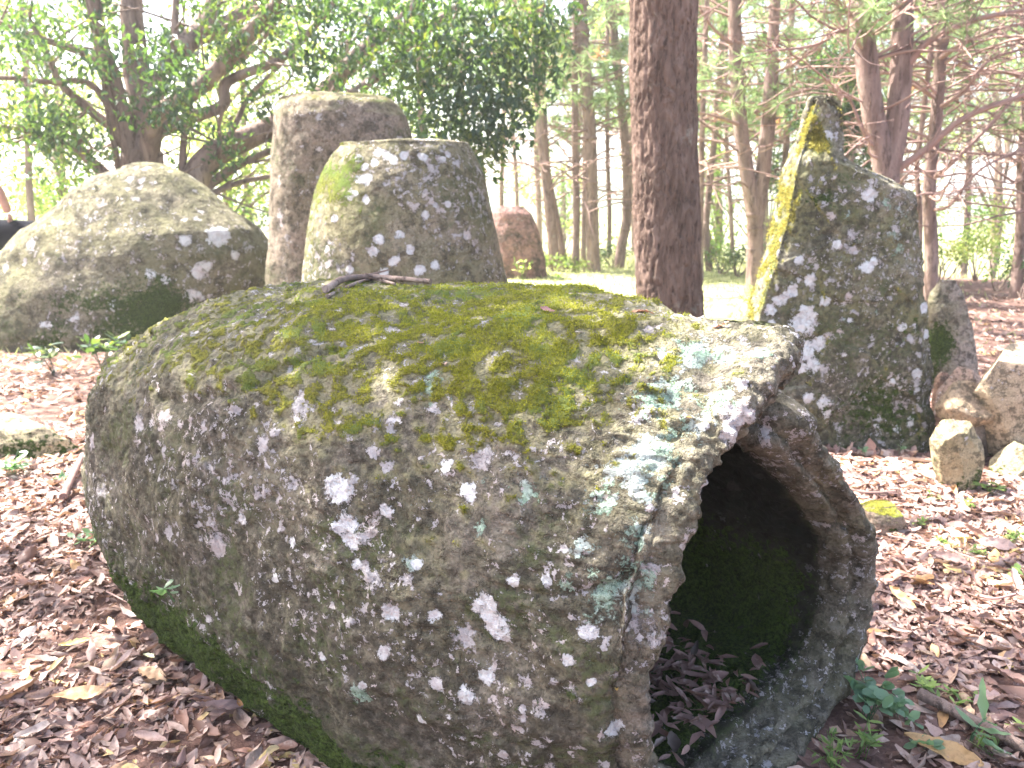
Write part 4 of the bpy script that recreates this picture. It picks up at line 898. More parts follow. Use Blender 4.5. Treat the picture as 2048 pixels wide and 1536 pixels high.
leafy_tree(140, 19, .12, 7, cr(-40, 260, -20, 420, 30, .8, 2), 'pale yellow-green tree behind the thin pine on the far left', 32, M_lime, .13)
leafy_tree(700, 21, .14, 8, cr(600, 860, -40, 360, 30, .8, 3, .8), 'hazy green tree directly behind the tall upright jar', 33, M_lime, .14)
leafy_tree(-160, 17, .14, 7, cr(-320, -40, -20, 440, 22, .9, 4), 'leafy tree beyond the left edge, its outer leaves at the very corner', 34, M_lime, .14)
leafy_tree(1665, 14.5, .07, 4.4, cr(1590, 1740, 130, 420, 30, .42, 5), 'dark green small tree showing right behind the tip of the pointed slab', 35, M_broad, .09, 200)
leafy_tree(1585, 17, .07, 4, cr(1540, 1620, 300, 520, 14, .4, 6), 'small leafy tree against the mossy left edge of the pointed slab', 36, M_broad, .10)
leafy_tree(1430, 26, .12, 6, cr(1385, 1480, 250, 500, 16, .8, 7, .6), 'hazy leafy tree seen between big brown trunk and narrow forked pine', 37, M_lime, .16)
leafy_tree(1120, 34, .15, 7, cr(1020, 1260, 320, 500, 16, .9, 8, .6), 'far soft green tree at the back of the clearing', 38, M_lime, .2)
leafy_tree(1150, 27, .12, 8, cr(1020, 1250, -40, 240, 16, .9, 9, .55), 'pale hazy crown high between the leaning pines and the big brown trunk', 39, M_lime, .16)
leafy_tree(1530, 25, .12, 8, cr(1385, 1640, -20, 430, 26, .85, 10, .5), 'pale leafy tree filling the view behind the narrow forked pine', 40, M_lime, .15)
leafy_tree(1770, 24, .12, 8, cr(1650, 1900, -20, 430, 26, .85, 11, .5), 'leafy tree showing through the fork of the big forked pine', 41, M_lime, .15)
leafy_tree(1985, 26, .12, 8, cr(1890, 2090, -20, 300, 18, .9, 12, .5), 'pale leafy crown high up at the right edge behind bare branches', 42, M_lime, .15)
def bush(px, py, Y, r, h, label, seed, mat, leaf=.07, n=500):
    r_ = np.random.default_rng(seed); b = AtY(px, py, Y); b[2] = gz(b[0], Y)
    root = empty('bush', b, label, 'bush', 'bushes at the forest edge'); m = MB(); cl = []
    for _ in range(7):
        a = r_.uniform(0, 6.28); e = b + np.array([math.cos(a) * r * r_.uniform(.2, .9), math.sin(a) * r * .7, h * r_.uniform(.45, 1)])
        m.tube([b - [0, 0, .05], (b + e) / 2 + r_.normal(size=3) * .05, e], .016, .005, 5, 7); cl.append((*e, r * .42, n // 7))
    under(root, 'stems', m.mesh('stems', M_limb)); V, F, T = clumps(cl, leaf, .5, r_, .2, (0, 1), .9)
    under(root, 'leaves', make_mesh('leaves', V, F, {'tint': T}, False, [mat]), kind='stuff')
bush(1880, 560, 14, .55, 1.0, 'yellow-green bush directly above the low broken slab', 51, M_lime)
bush(1950, 560, 15, .6, .9, 'pale bush where the red ground ends, between broken slab and right-edge pine', 52, M_lime)
bush(1995, 575, 13.4, .5, .6, 'low green bush at the left foot of the right-edge pine', 53, M_lime)
bush(2046, 590, 12, .5, .6, 'dark bush right at the foot of the right-edge pine', 54, M_broad)
bush(1440, 545, 16.5, .55, .5, 'low bluish bush beside the foot of the narrow forked pine', 55, M_broad)
bush(1475, 540, 16, .5, .55, 'round low bush in front of the narrow forked pine', 56, M_broad)
bush(1225, 535, 18, .4, .45, 'small grey-green bush at the bent pine foot', 57, M_broad, .08, 300)
bush(1110, 545, 17, .4, .35, 'small lime bush at the foot of the leaning pair of pines', 58, M_lime, .08, 240)
bush(1168, 545, 17, .4, .3, 'tiny lime bush at the foot of the thickest clearing pine', 59, M_lime, .08, 240)
bush(525, 575, 9.6, .22, .45, 'bright lime sprig squeezed between pale boulder and tall upright jar', 60, M_lime, .07, 90)
bush(90, 470, 17, 1.0, 1.3, 'pinkish green bush behind the seated person', 61, M_lime, .12)
bush(240, 470, 16, .9, 1.5, 'green bush just over the pale boulder, under the spreading tree', 62, M_lime, .1)
bush(470, 470, 15, .9, 1.5, 'shaded bush in the gap over the right shoulder of the pale boulder', 63, M_broad, .1)
bush(1560, 560, 11.5, .5, .5, 'low bush left of the slab edge behind the red leaf ground', 64, M_broad, .07, 300)
bush(2010, 470, 19, 1.2, 2.2, 'tall sunny bush on the slope near the right edge', 65, M_lime, .12, 700)
bush(1905, 500, 20, 1.0, 2.0, 'sunny bush on the slope directly right of the slab corner', 66, M_lime, .12, 600)
# grass and low growth in the clearing
r_ = np.random.default_rng(77)
n = 26000; x = r_.uniform(-9, 14, n); y = 7.5 + 18 * r_.random(n) ** 1.3
keep = (x - 0.44 * y < 1.0 + r_.normal(size=n) * .6) | (y > 17); keep &= ~((x < -2) & (r_.random(n) < .6)); x, y = x[keep], y[keep]; n = len(x)
C = np.stack([x, y, ground_z(x, y)], 1); h = r_.uniform(.03, .10, n) * (1 + 1.4 * sstep(15, 19, y)); d = r_.normal(size=(n, 3)) * (.5, .5, 0) + (0, 0, 1)
sd = unit(np.cross(d, r_.normal(size=(n, 3)))) * .006 * (1 + y[:, None] / 12)
V = np.stack([C - sd, C + sd, C + d * h[:, None]], 1).reshape(-1, 3)
link('grass', make_mesh('grass', V, np.arange(len(V)).reshape(-1, 3), {'tint': np.repeat(r_.random(n), 3)}, False, [M_grass]), kind='stuff', label='short sunlit grass covering the clearing among the pines', cat='grass')

# ------------------------------------------------------------------ moss cushions on the jar: thousands of tiny shoots
from mathutils.bvhtree import BVHTree
r_ = np.random.default_rng(9)
Nj = vnormals(JV, JF); pxs, pys, pz = prj(JV)
w_ = thickm * ((Nj * (CAM - JV)).sum(1) > 0) * (pxs > -50) * (TI < .9) * np.clip(1.6 / pz, 0, 1) ** 1.5 * sstep(420, 900, pxs)
k = np.nonzero(w_ > 0.02)[0]; pr_ = w_[k] / w_[k].sum(); pick = r_.choice(k, 42000, p=pr_)
C = JV[pick] + r_.normal(size=(len(pick), 3)) * .0025; d = unit(Nj[pick] + r_.normal(size=C.shape) * .55); h = r_.uniform(.003, .0085, len(pick))[:, None]
sd = unit(np.cross(d, r_.normal(size=C.shape))) * r_.uniform(.0009, .0018, len(pick))[:, None]
V = np.stack([C - sd, C + sd, C + d * h], 1).reshape(-1, 3)
M_moss = leaf_mat('moss_shoots', [(0, (0.14, 0.15, 0.015)), (1, (0.34, 0.33, 0.04))], [(0, (0.25, 0.28, 0.02)), (1, (0.5, 0.5, 0.06))], .3, .8, .1)
under(jar, 'moss', make_mesh('moss', V, np.arange(len(V)).reshape(-1, 3), {'tint': np.repeat(r_.random(len(pick)), 3)}, False, [M_moss]), kind='stuff')
# yellow moss shoots on the slab's edge
slab = [o for o in sc.objects if o.name == 'standing_slab'][0]
sm_ = slab.data; n = len(sm_.vertices); SV = np.empty(n * 3, np.float32); sm_.vertices.foreach_get('co', SV); SV = SV.reshape(-1, 3).astype(float) + np.array(slab.location)[None]
SN = np.empty(n * 3, np.float32); sm_.vertices.foreach_get('normal', SN); SN = SN.reshape(-1, 3); ma = np.empty(n, np.float32); sm_.attributes['moss'].data.foreach_get('value', ma)
wv = sstep(.5, .75, ma + .25 * fbm(SV, 20, 3)) * ((SN * (CAM - SV)).sum(1) > -.1); k = np.nonzero(wv > .1)[0]; pick = r_.choice(k, 9000, p=wv[k] / wv[k].sum())
C = SV[pick] + r_.normal(size=(len(pick), 3)) * .004; d = unit(SN[pick] + r_.normal(size=C.shape) * .7); h = r_.uniform(.008, .026, len(pick))[:, None]; sd = unit(np.cross(d, r_.normal(size=C.shape))) * .003
V = np.stack([C - sd, C + sd, C + d * h], 1).reshape(-1, 3) - np.array(slab.location)[None]
M_ymoss = leaf_mat('yellow_moss_shoots', [(0, (0.20, 0.18, 0.04)), (1, (0.44, 0.39, 0.12))], [(0, (0.32, 0.3, 0.05)), (1, (0.6, 0.55, 0.15))], .3, .8, .1)
link('moss', make_mesh('moss', V, np.arange(len(V)).reshape(-1, 3), {'tint': np.repeat(r_.random(len(pick)), 3)}, False, [M_ymoss]), slab, kind='stuff')

# ------------------------------------------------------------------ leaf litter
jb = BVHTree.FromPolygons(JV.tolist(), JF[:, ::1].tolist())
def in_jar(x, y, m=0.0):
    q = np.stack([np.asarray(x) - C0[0], np.asarray(y) - C0[1]], -1); s_ = q @ AX[:2]; n_ = q @ NX[:2]
    return (s_ > -0.02 - m) & (s_ < JL - .15 + m) & (n_ > np.interp(s_, KS, K_n0) + .30 - m) & (n_ < .45 + m)
def leaf_shape(seed, nu=7, nv=3, curl=1.0, wid=.36):
    r = np.random.default_rng(seed); u = np.linspace(0, 1, nu); v = np.linspace(-1, 1, nv)
    U_, V_ = np.meshgrid(u, v, indexing='ij'); w = wid * .5 * np.sin(math.pi * np.clip(U_ * .96 + .02, 0, 1)) ** .75 * (1 + .12 * r.normal(size=(nu, 1)) * (nu > 4))
    cu, cv_, tw = r.uniform(-1.2, 1.2) * curl, r.uniform(.3, 1.5) * curl, r.uniform(-.7, .7) * curl
    X_ = (U_ - .5) * (1 - .06 * cu * cu); Zb = cu * .22 * (U_ - .5) ** 2 * 2
    ang_ = V_ * cv_; k = np.where(abs(cv_) > .05, np.sin(ang_) / max(cv_, .05), V_); Yy = w * k; Zz = Zb + w * (1 - np.cos(ang_)) / max(cv_, .05)
    t = tw * (U_ - .5); Y2 = Yy * np.cos(t) - Zz * np.sin(t); Z2 = Yy * np.sin(t) + Zz * np.cos(t) + .02 * r.normal(size=Zz.shape)
    Pp = np.stack([X_, Y2, Z2], -1).reshape(-1, 3); f = gridfaces(nv, nu, False); return Pp, f
def rotm(yaw, pitch, roll):
    cy, sy, cp, sp, c_, s_ = np.cos(yaw), np.sin(yaw), np.cos(pitch), np.sin(pitch), np.cos(roll), np.sin(roll)
    return np.stack([np.stack([cy * cp, cy * sp * s_ - sy * c_, cy * sp * c_ + sy * s_], -1), np.stack([sy * cp, sy * sp * s_ + cy * c_, sy * sp * c_ - cy * s_], -1), np.stack([-sp, cp * s_, cp * c_], -1)], -2)
LEAFCOL = [(0.0, (0.13, 0.075, 0.065)), (0.18, (0.24, 0.145, 0.13)), (0.42, (0.36, 0.24, 0.21)), (0.65, (0.46, 0.33, 0.28)), (0.82, (0.57, 0.44, 0.38)), (0.94, (0.54, 0.33, 0.21)), (1.0, (0.60, 0.46, 0.20))]
PALETTE = [('dark brown', (0.17, 0.10, 0.085)), ('reddish brown', (0.33, 0.19, 0.155)), ('dusty pink-brown', (0.43, 0.31, 0.28)), ('pale pinkish', (0.57, 0.44, 0.40)), ('tan', (0.50, 0.37, 0.27)), ('bleached grey', (0.50, 0.44, 0.42)), ('amber', (0.56, 0.34, 0.16))]
def litter_mat(name, obj_random):
    s = NT(name); P = s.coord()
    c = s.n('ShaderNodeObjectInfo').outputs['Color'] if obj_random else s.ramp(s.attr('tint'), LEAFCOL); c = s.mix(s.mr(s.noise(P, 60, 4, .7), .4, .7, 0, .5), c, (0.14, 0.085, 0.07))
    c = s.mix(s.mr(s.noise(P, 25, 3, .6), .55, .7, 0, .5), c, (0.60, 0.50, 0.44))
    s.leafy(c, s.mix(0.5, c, (0.55, 0.3, 0.14)), .6, .18, .35); return s.m
M_leaf, M_litter = litter_mat('dry_leaf', True), litter_mat('leaf_litter', False)
r_ = np.random.default_rng(33)
def scatter(n, y0, y1, pw, lmin, lmax):
    y = y0 + (y1 - y0) * r_.random(n) ** pw; x = r_.uniform(-1, 1, n) * (y * .70 + .45)
    k = ~in_jar(x, y); k &= (r_.random(n) < np.where((x - .44 * y < .8) & (y > 9), .10, 1)); x, y = x[k], y[k]; n = len(x)
    g = perlin(np.stack([x * 1.6, y * 1.6, 0 * x + 4], 1)); k = r_.random(n) < np.clip(1.05 + 2.2 * g, .22, 1); x, y = x[k], y[k]; n = len(x)
    return x, y, r_.uniform(lmin, lmax, n) * r_.choice([1, 1, .8, 1.25], n)
def place(x, y, L, tilt=.25, lift=.010):
    n = len(x); Rm = rotm(r_.uniform(0, 6.283, n), r_.normal(size=n) * tilt, r_.normal(size=n) * tilt * 1.2 + (r_.random(n) < .5) * math.pi)
    z = ground_z(x, y) + .004 + r_.random(n) ** 2 * lift * 2 + L * .04; return np.stack([x, y, z], 1), Rm, L
VAR = [leaf_shape(200 + i, 5, 3, 1.0, [.30, .38, .46, .34][i % 4]) for i in range(12)]
FRAG = [leaf_shape(300 + i, 3, 3, 1.2, .75) for i in range(8)]
HI = [leaf_shape(200 + i, 9, 5, 1.0, [.30, .38, .46, .34][i % 4]) for i in range(12)]
Q = [scatter(15000, .85, 4.5, .8, .045, .12), scatter(9000, 4.0, 13, 1.5, .07, .14)]
x, y, L = (np.concatenate([q[i] for q in Q]) for i in range(3))
C, Rm, L = place(x, y, L); vi = r_.integers(0, 12, len(x)); tint = r_.random(len(x)) ** 1.1
ppx, ppy, ppz = prj(C); app = L / ppz * ((ppx > 5) & (ppx < 2043) & (ppy > 560) & (ppy < 1531))
topl = C[:, 2] - ground_z(C[:, 0], C[:, 1]); score = app * (topl > np.quantile(topl, .55))
order = np.argsort(-score); solo = []
for i in order:
    d_ = mathutils.Vector(CAM); t_ = mathutils.Vector(C[i]) - d_; h = jb.ray_cast(d_, t_.normalized())
    if h[0] is None or h[3] > t_.length: solo.append(i)
    if len(solo) >= 262: break
mask = np.ones(len(x), bool); mask[solo] = False
hm = [make_mesh('fallen_leaf', v, f, {'tint': np.zeros(len(v))}, True, [M_leaf]) for v, f in HI]
GL = 'dry leaves fallen around the stones'
def leaf_obj(loc, Rmat, L, mesh, label, group=GL, cat='leaf', name='fallen_leaf'):
    o = link(name, mesh, None, label, cat, group)
    m = mathutils.Matrix(Rmat.tolist()).to_4x4(); o.matrix_world = mathutils.Matrix.Translation(loc) @ m @ mathutils.Matrix.Diagonal((L, L, L, 1)); return o
def zone(X_, Y_):
    if X_ < 1000:
        gap = float(np.interp(Y_, [840, 1080, 1170, 1260, 1370, 1530], [165, 210, 270, 400, 560, 830])) - X_
        if Y_ < 840: return 'between the pale boulder and the far end of the big jar'
        if Y_ < 1000: return 'beside the long low stone at the left edge'
        if gap < 70: return 'in the shade right against the foot of the big jar'
        if Y_ < 1120: return 'off the far end of the big jar'
        if Y_ < 1240: return 'at the left edge, level with the yellow leaf' if X_ < 140 else 'a step out from the fern-like sprig'
        if Y_ < 1380: return 'on the left, in the broken sunlight' if gap > 220 else 'along the shadow edge of the jar'
        return 'at the very bottom left corner' if X_ < 230 else 'at the bottom edge near the jar foot' if gap < 300 else 'at the bottom edge on the left'
    if Y_ < 740: return 'on the red ground beyond the rock heap'
    if Y_ < 960: return 'close to the foot of the slab'
    if Y_ < 1080: return 'between slab and yellow mossy stone' if X_ < 1820 else 'under the rock heap'
    if Y_ < 1200: return 'beside the rim of the jar, in the sun' if X_ < 1860 else 'at the right edge under the rocks'
    if Y_ < 1340: return 'just above the round-leaved herb' if X_ < 1870 else 'at the right edge, halfway down'
    if Y_ < 1440: return 'around the upper end of the thick stick' if X_ < 1930 else 'at the right edge above the thick stick'
    return 'by the large tan leaf at the bottom' if X_ > 1780 else 'under the grassy weed at the jar mouth'
SHP = ['flat', 'slim', 'curled', 'broad', 'twisted', 'slim', 'cupped', 'broad', 'bent', 'slim', 'rolled', 'broad']
for n_, i in enumerate(solo):
    ck = int(r_.choice(7, p=[.14, .2, .24, .16, .12, .09, .05])); nm, cc_ = PALETTE[ck]; cc_ = (cc_[0] * .92, cc_[1] * .88, cc_[2] * .84)
    sz = 'small ' if L[i] < .075 else 'large ' if L[i] > .115 else ''
    o = leaf_obj(C[i], Rm[i], L[i], hm[vi[i]], f'{sz}{nm} leaf {zone(ppx[i], ppy[i])}'); k_ = r_.uniform(.85, 1.15); o.color = (*(min(1, c * k_) for c in cc_), 1)
def join(C, Rm, L, vi, shapes, tint):
    Vs, Fs, Ts, off = [], [], [], 0
    for k, (v, f) in enumerate(shapes):
        m = vi == k; c = m.sum()
        if not c: continue
        W = np.einsum('nij,pj->npi', Rm[m], v) * L[m][:, None, None] + C[m][:, None]
        Vs.append(W.reshape(-1, 3)); Fs.append((f[None] + (np.arange(c) * len(v))[:, None, None]).reshape(-1, 4) + off); Ts.append(np.repeat(tint[m], len(v))); off += c * len(v)
    return np.concatenate(Vs), np.concatenate(Fs), np.concatenate(Ts)
def damp(x, y, t): return np.clip(t * .92 + .38 * fbm(np.stack([x, y, 0 * x], 1), 1.3, 3, off=9), 0, 1)
V, F, T = join(C[mask], Rm[mask], L[mask], vi[mask], VAR, damp(x, y, tint)[mask])
x, y, L2 = (np.concatenate(q) for q in zip(scatter(48000, .8, 4.2, .8, .010, .045), scatter(12000, 3.8, 12, 1.3, .03, .07)))
C2, Rm2, L2 = place(x, y, L2, .5, .008)
V2, F2, T2 = join(C2, Rm2, L2, r_.integers(0, 8, len(x)), FRAG, damp(x, y, r_.random(len(x)) ** 1.4))
link('leaf_litter', make_mesh('leaf_litter', np.concatenate([V, V2]), np.concatenate([F, F2 + len(V)]), {'tint': np.concatenate([T, T2])}, True, [M_litter]), kind='stuff', label='brown leaf litter and crumbled leaves covering the forest floor', cat='leaf litter')

# leaves lying inside the hollow jar
def down(x, y, z0=.7):
    h = jb.ray_cast(mathutils.Vector((x, y, z0)), mathutils.Vector((0, 0, -1))); return h[0].z if h[0] else gz(x, y)
Cs, n = [], 0
while len(Cs) < 420:
    s_, n_ = r_.uniform(.13, .75), r_.normal() * .13 + .0
    p = C0 + AX * s_ + NX * n_; z = down(p[0], p[1], .5)
    if z < .22: Cs.append((p[0], p[1], max(z, .12) + .01 + r_.random() * .03))
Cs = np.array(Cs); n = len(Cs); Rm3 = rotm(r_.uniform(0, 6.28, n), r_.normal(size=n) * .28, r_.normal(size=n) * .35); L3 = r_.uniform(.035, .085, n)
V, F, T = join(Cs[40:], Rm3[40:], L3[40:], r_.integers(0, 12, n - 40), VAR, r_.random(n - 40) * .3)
link('leaf_litter', make_mesh('leaf_litter', V, F, {'tint': T}, True, [M_litter]), kind='stuff', label='dark leaf litter on the floor inside the hollow jar', cat='leaf litter')
s = NT('dark_leaf'); s.principled(s.ramp(s.n('ShaderNodeObjectInfo').outputs['Random'], [(0, (0.07, 0.052, 0.045)), (1, (0.20, 0.15, 0.13))]), .55, None, .5); M_dark_leaf = s.m  # leaves inside the jar, coloured darker than those outside
dm = [make_mesh('dark_leaf', v, f, None, True, [M_dark_leaf]) for v, f in HI]
def inz(p):
    X_, Y_, _z = prj(p[None]); a = 'near the lip' if Y_[0] > 1400 else 'in the middle of the pile' if Y_[0] > 1330 else 'at the back of the pile'
    return a + (' on the left' if X_[0] < 1400 else ' on the right' if X_[0] > 1470 else '') + ' inside the jar'
for i in range(22): leaf_obj(Cs[i], Rm3[i], L3[i] * 1.15, dm[i % 12], ('small ' if L3[i] < .05 else 'large ' if L3[i] > .07 else '') + SHP[i % 12] + ' dark leaf ' + inz(Cs[i]), 'dark leaves inside the jar')
def one_leaf(px, py, L, yaw, pitch, roll, colr, label, var=1, on=None, wid=None, curl=.8, rough=.5):
    s = NT('leaf_' + str(abs(hash(label)) % 9999)); P = s.coord(); s.leafy(s.mix(s.mr(s.noise(P, 70, 4, .7), .45, .7, 0, .6), colr, tuple(c * .55 for c in colr)), colr, rough, .15, .4)
    v, f = leaf_shape(500 + var, 15, 7, curl, wid or .36)
    if on == 'jar':
        dr = mathutils.Vector(ray(px, py)).normalized(); h = jb.ray_cast(mathutils.Vector(CAM), dr); p = np.array(h[0]) + np.array(h[1]) * .006; 
        if np.array(h[1]) @ -np.array(dr) < 0: p = np.array(h[0]) + [0, 0, .006]
    elif on is not None: p = np.array(on)
    else: p = G(px, py); p[2] = gz(p[0], p[1]) + .035
    return leaf_obj(p, rotm(np.float64(yaw), np.float64(pitch), np.float64(roll)), L, make_mesh('fallen_leaf', v, f, None, True, [s.m]), label, None)
one_leaf(1885, 1505, .20, -.55, .1, .25, (0.50, 0.31, 0.14), 'large tan boat-shaped dry leaf at the bottom right corner', 3, wid=.33)
one_leaf(150, 1292, .10, .4, 0, .1, (0.66, 0.47, 0.20), 'yellow-orange slim leaf in the litter at the left, low in the picture', 4)
one_leaf(222, 1250, .07, -.9, .1, 0, (0.72, 0.60, 0.30), 'small pale yellow leaf above the slim yellow-orange one on the left', 5)
one_leaf(298, 1316, .045, -.3, .1, 0, (0.60, 0.62, 0.40), 'small pale green leaf in the shade strip left of the jar', 6, wid=.5)
one_leaf(305, 1350, .12, -.4, .1, .2, (0.70, 0.46, 0.28), 'peach-coloured leaf near the shadow edge left of the jar', 7)
one_leaf(440, 1418, .15, .1, .1, -.2, (0.26, 0.19, 0.20), 'broad dull purple-brown leaf in the shade at the bottom left', 8, wid=.45)
one_leaf(545, 1508, .05, 1.0, 0, 0, (0.62, 0.50, 0.30), 'small yellowish leaf at the bottom edge, left of the jar', 9, wid=.6)
one_leaf(160, 1395, .15, .5, .15, .3, (0.66, 0.42, 0.24), 'long orange-brown leaf bright in the sun at the bottom left', 10)
one_leaf(480, 1412, .04, -1.0, .2, 0, (0.55, 0.28, 0.12), 'little rust-orange leaf in the shade near the jar foot', 11, wid=.45)
one_leaf(1805, 1200, .13, -.9, .5, .4, (0.62, 0.42, 0.22), 'upright golden-brown leaf on the litter right of the jar mouth', 12)
one_leaf(1865, 1460, .10, 1.2, .2, .4, (0.42, 0.28, 0.24), 'crumpled leaf beside the large tan boat-shaped one', 13, wid=.5)
one_leaf(1990, 1395, .17, .3, .1, -.3, (0.44, 0.30, 0.26), 'long mauve-brown leaf above the fallen stick at the lower right', 14)
one_leaf(2010, 1350, .16, -.7, .1, -.3, (0.36, 0.22, 0.18), 'dark brown leaf leaning across another at the right edge', 15)
one_leaf(1900, 1120, .16, -.5, .1, .6, (0.40, 0.27, 0.24), 'long rolled leaf in the sun below the upright tan rock', 16)
one_leaf(2000, 1090, .18, -.3, .1, .6, (0.46, 0.32, 0.28), 'long rolled leaf at the right edge below the rock heap', 17)
one_leaf(1690, 925, .11, .2, -.7, .5, (0.46, 0.30, 0.24), 'pointed leaf standing up at the left foot of the slab', 18)
one_leaf(1700, 960, .17, .1, .1, .3, (0.34, 0.22, 0.19), 'long brown leaf lying at the foot of the slab', 19)
one_leaf(1095, 624, .045, .3, .3, .4, (0.52, 0.26, 0.22), 'small reddish curled leaf on top of the jar', 20, on='jar', wid=.6)
one_leaf(842, 690, .035, 1.2, .2, 0, (0.55, 0.36, 0.26), 'small brown leaf scrap on the mossy top, near the middle of the jar', 21, on='jar')
one_leaf(890, 730, .04, 1.8, .2, 0, (0.48, 0.32, 0.24), 'second leaf scrap on the mossy top, just below the first', 22, on='jar')
one_leaf(1160, 668, .03, .8, .2, 0, (0.60, 0.52, 0.46), 'tiny pale leaf scrap on the yellow-green moss of the jar', 23, on='jar')
one_leaf(1285, 626, .06, .1, .1, 0, (0.50, 0.24, 0.14), 'thin rust-coloured leaf on the rim top in front of the big trunk', 24, on='jar')
one_leaf(1440, 655, .05, 2.4, .5, 0, (0.34, 0.18, 0.12), 'dark dry leaf sticking up near the front of the jar top', 25, on='jar')
one_leaf(1375, 835, .02, .8, .2, 0, (0.66, 0.44, 0.18), 'tiny orange scrap on the grey lichen near the jar mouth', 26, on='jar', wid=.6)
one_leaf(1235, 1375, .018, 1.5, .3, 0, (0.72, 0.50, 0.16), 'tiny yellow scrap stuck on the flank left of the jar mouth', 27, on='jar', wid=.5)
pin = C0 + AX * .42 + NX * -.18; one_leaf(0, 0, .12, 1.1, -.75, .6, (0.42, 0.34, 0.20), 'tan leaf standing upright inside the hollow jar', 28, on=(pin[0], pin[1], .24), wid=.5)

# ------------------------------------------------------------------ sticks and twigs
def stick(name, pts, r0, r1, label, mat=None, on=None, side=0, lift=.0, cat='stick', wob=.12, seed=0):
    r = np.random.default_rng(seed + 5); q = []
    for (px, py) in pts:
        if on == 'jar':
            p = None
            for dy_ in (0, 8, 16, 26, 40, 60):
                h = jb.ray_cast(mathutils.Vector(CAM), mathutils.Vector(ray(px, py + dy_)).normalized())
                if h[0] is not None: p = np.array(h[0]) + [0, 0, r0 * 1.0 + lift]; break
        else: p = G(px, py); p[2] = gz(p[0], p[1]) + r0 + .012 + lift
        q.append(p)
    m = MB(); m.tube(q, r0, r1, 9, 14 * len(q), wob, a=r.random())
    if side:
        c = catmull(q, 40)
        for _ in range(side):
            i = r.integers(6, 36); dr = unit(c[i + 2] - c[i]); e = c[i] + dr * .06 + r.normal(size=3) * (.03, .03, .015); m.tube([c[i], e], r0 * .45, r0 * .2, 5, 4, a=.5)
    c = sum(q) / len(q); root = empty(name, (c[0], c[1], c[2]), label, cat)
    o = link(name + '_wood' if False else name, m.mesh(name, mat or M_twig)); bpy.data.objects.remove(root); o['label'] = label; o['category'] = cat
    o.data.transform(mathutils.Matrix.Translation((-c[0], -c[1], -c[2]))); o.location = tuple(c); return o
stick('fallen_branch', [(652, 590), (690, 568), (740, 556), (800, 552), (862, 548)], .012, .008, 'crooked grey-brown branch lying along the top of the big jar', M_limb, 'jar', 5, .006, 'branch', .25, 1)
stick('twig', [(655, 598), (700, 576), (745, 562), (790, 556)], .007, .005, 'thin twig alongside the crooked branch on top of the jar', M_limb, 'jar', 2, .0, 'twig', .2, 2)
stick('fallen_stick', [(1838, 1395), (1900, 1425), (1980, 1465), (2080, 1520)], .019, .016, 'thick straight stick lying at the lower right corner', M_limb, None, 0, .01, 'stick', .1, 3)
stick('twig', [(1645, 1020), (1690, 1052), (1750, 1085)], .004, .003, 'bent thin twig by the yellow mossy flat stone', None, None, 0, .02, 'twig', .1, 4)
stick('twig', [(1775, 1078), (1850, 1092), (1920, 1112), (1990, 1135)], .004, .003, 'long thin twig in the sunny litter below the upright tan rock', None, None, 1, .02, 'twig', .1, 5)
stick('fallen_stick', [(1700, 985), (1740, 992), (1790, 990)], .009, .008, 'short pale stick lying in front of the slab', M_twig, None, 1, .01, 'stick', .1, 6)
stick('fallen_stick', [(128, 1005), (145, 970), (168, 925)], .02, .016, 'reddish stick beside the far end of the jar, left', M_twig, None, 0, .02, 'stick', .1, 7)
stick('twig', [(215, 1195), (270, 1217), (320, 1205), (335, 1180)], .003, .002, 'thin curved twig arching over the litter at the jar foot', None, None, 0, .03, 'twig', .1, 8)
stick('twig', [(1960, 1195), (1990, 1200), (2030, 1192)], .006, .004, 'short twig at the right edge halfway down the litter', None, None, 0, .02, 'twig', .1, 9)
stick('twig', [(330, 1290), (390, 1310), (440, 1270)], .003, .002, 'fine crooked twig in the shade under the jar flank', None, None, 1, .02, 'twig', .1, 10)
stick('twig', [(1690, 945), (1760, 952), (1830, 948)], .005, .003, 'thin twig against the foot of the slab', None, None, 1, .02, 'twig', .1, 11)
stick('twig', [(1400, 590), (1440, 596), (1490, 592)], .012, .008, 'dark twig on the far ground right of the big trunk', None, None, 0, .0, 'twig', .1, 12)

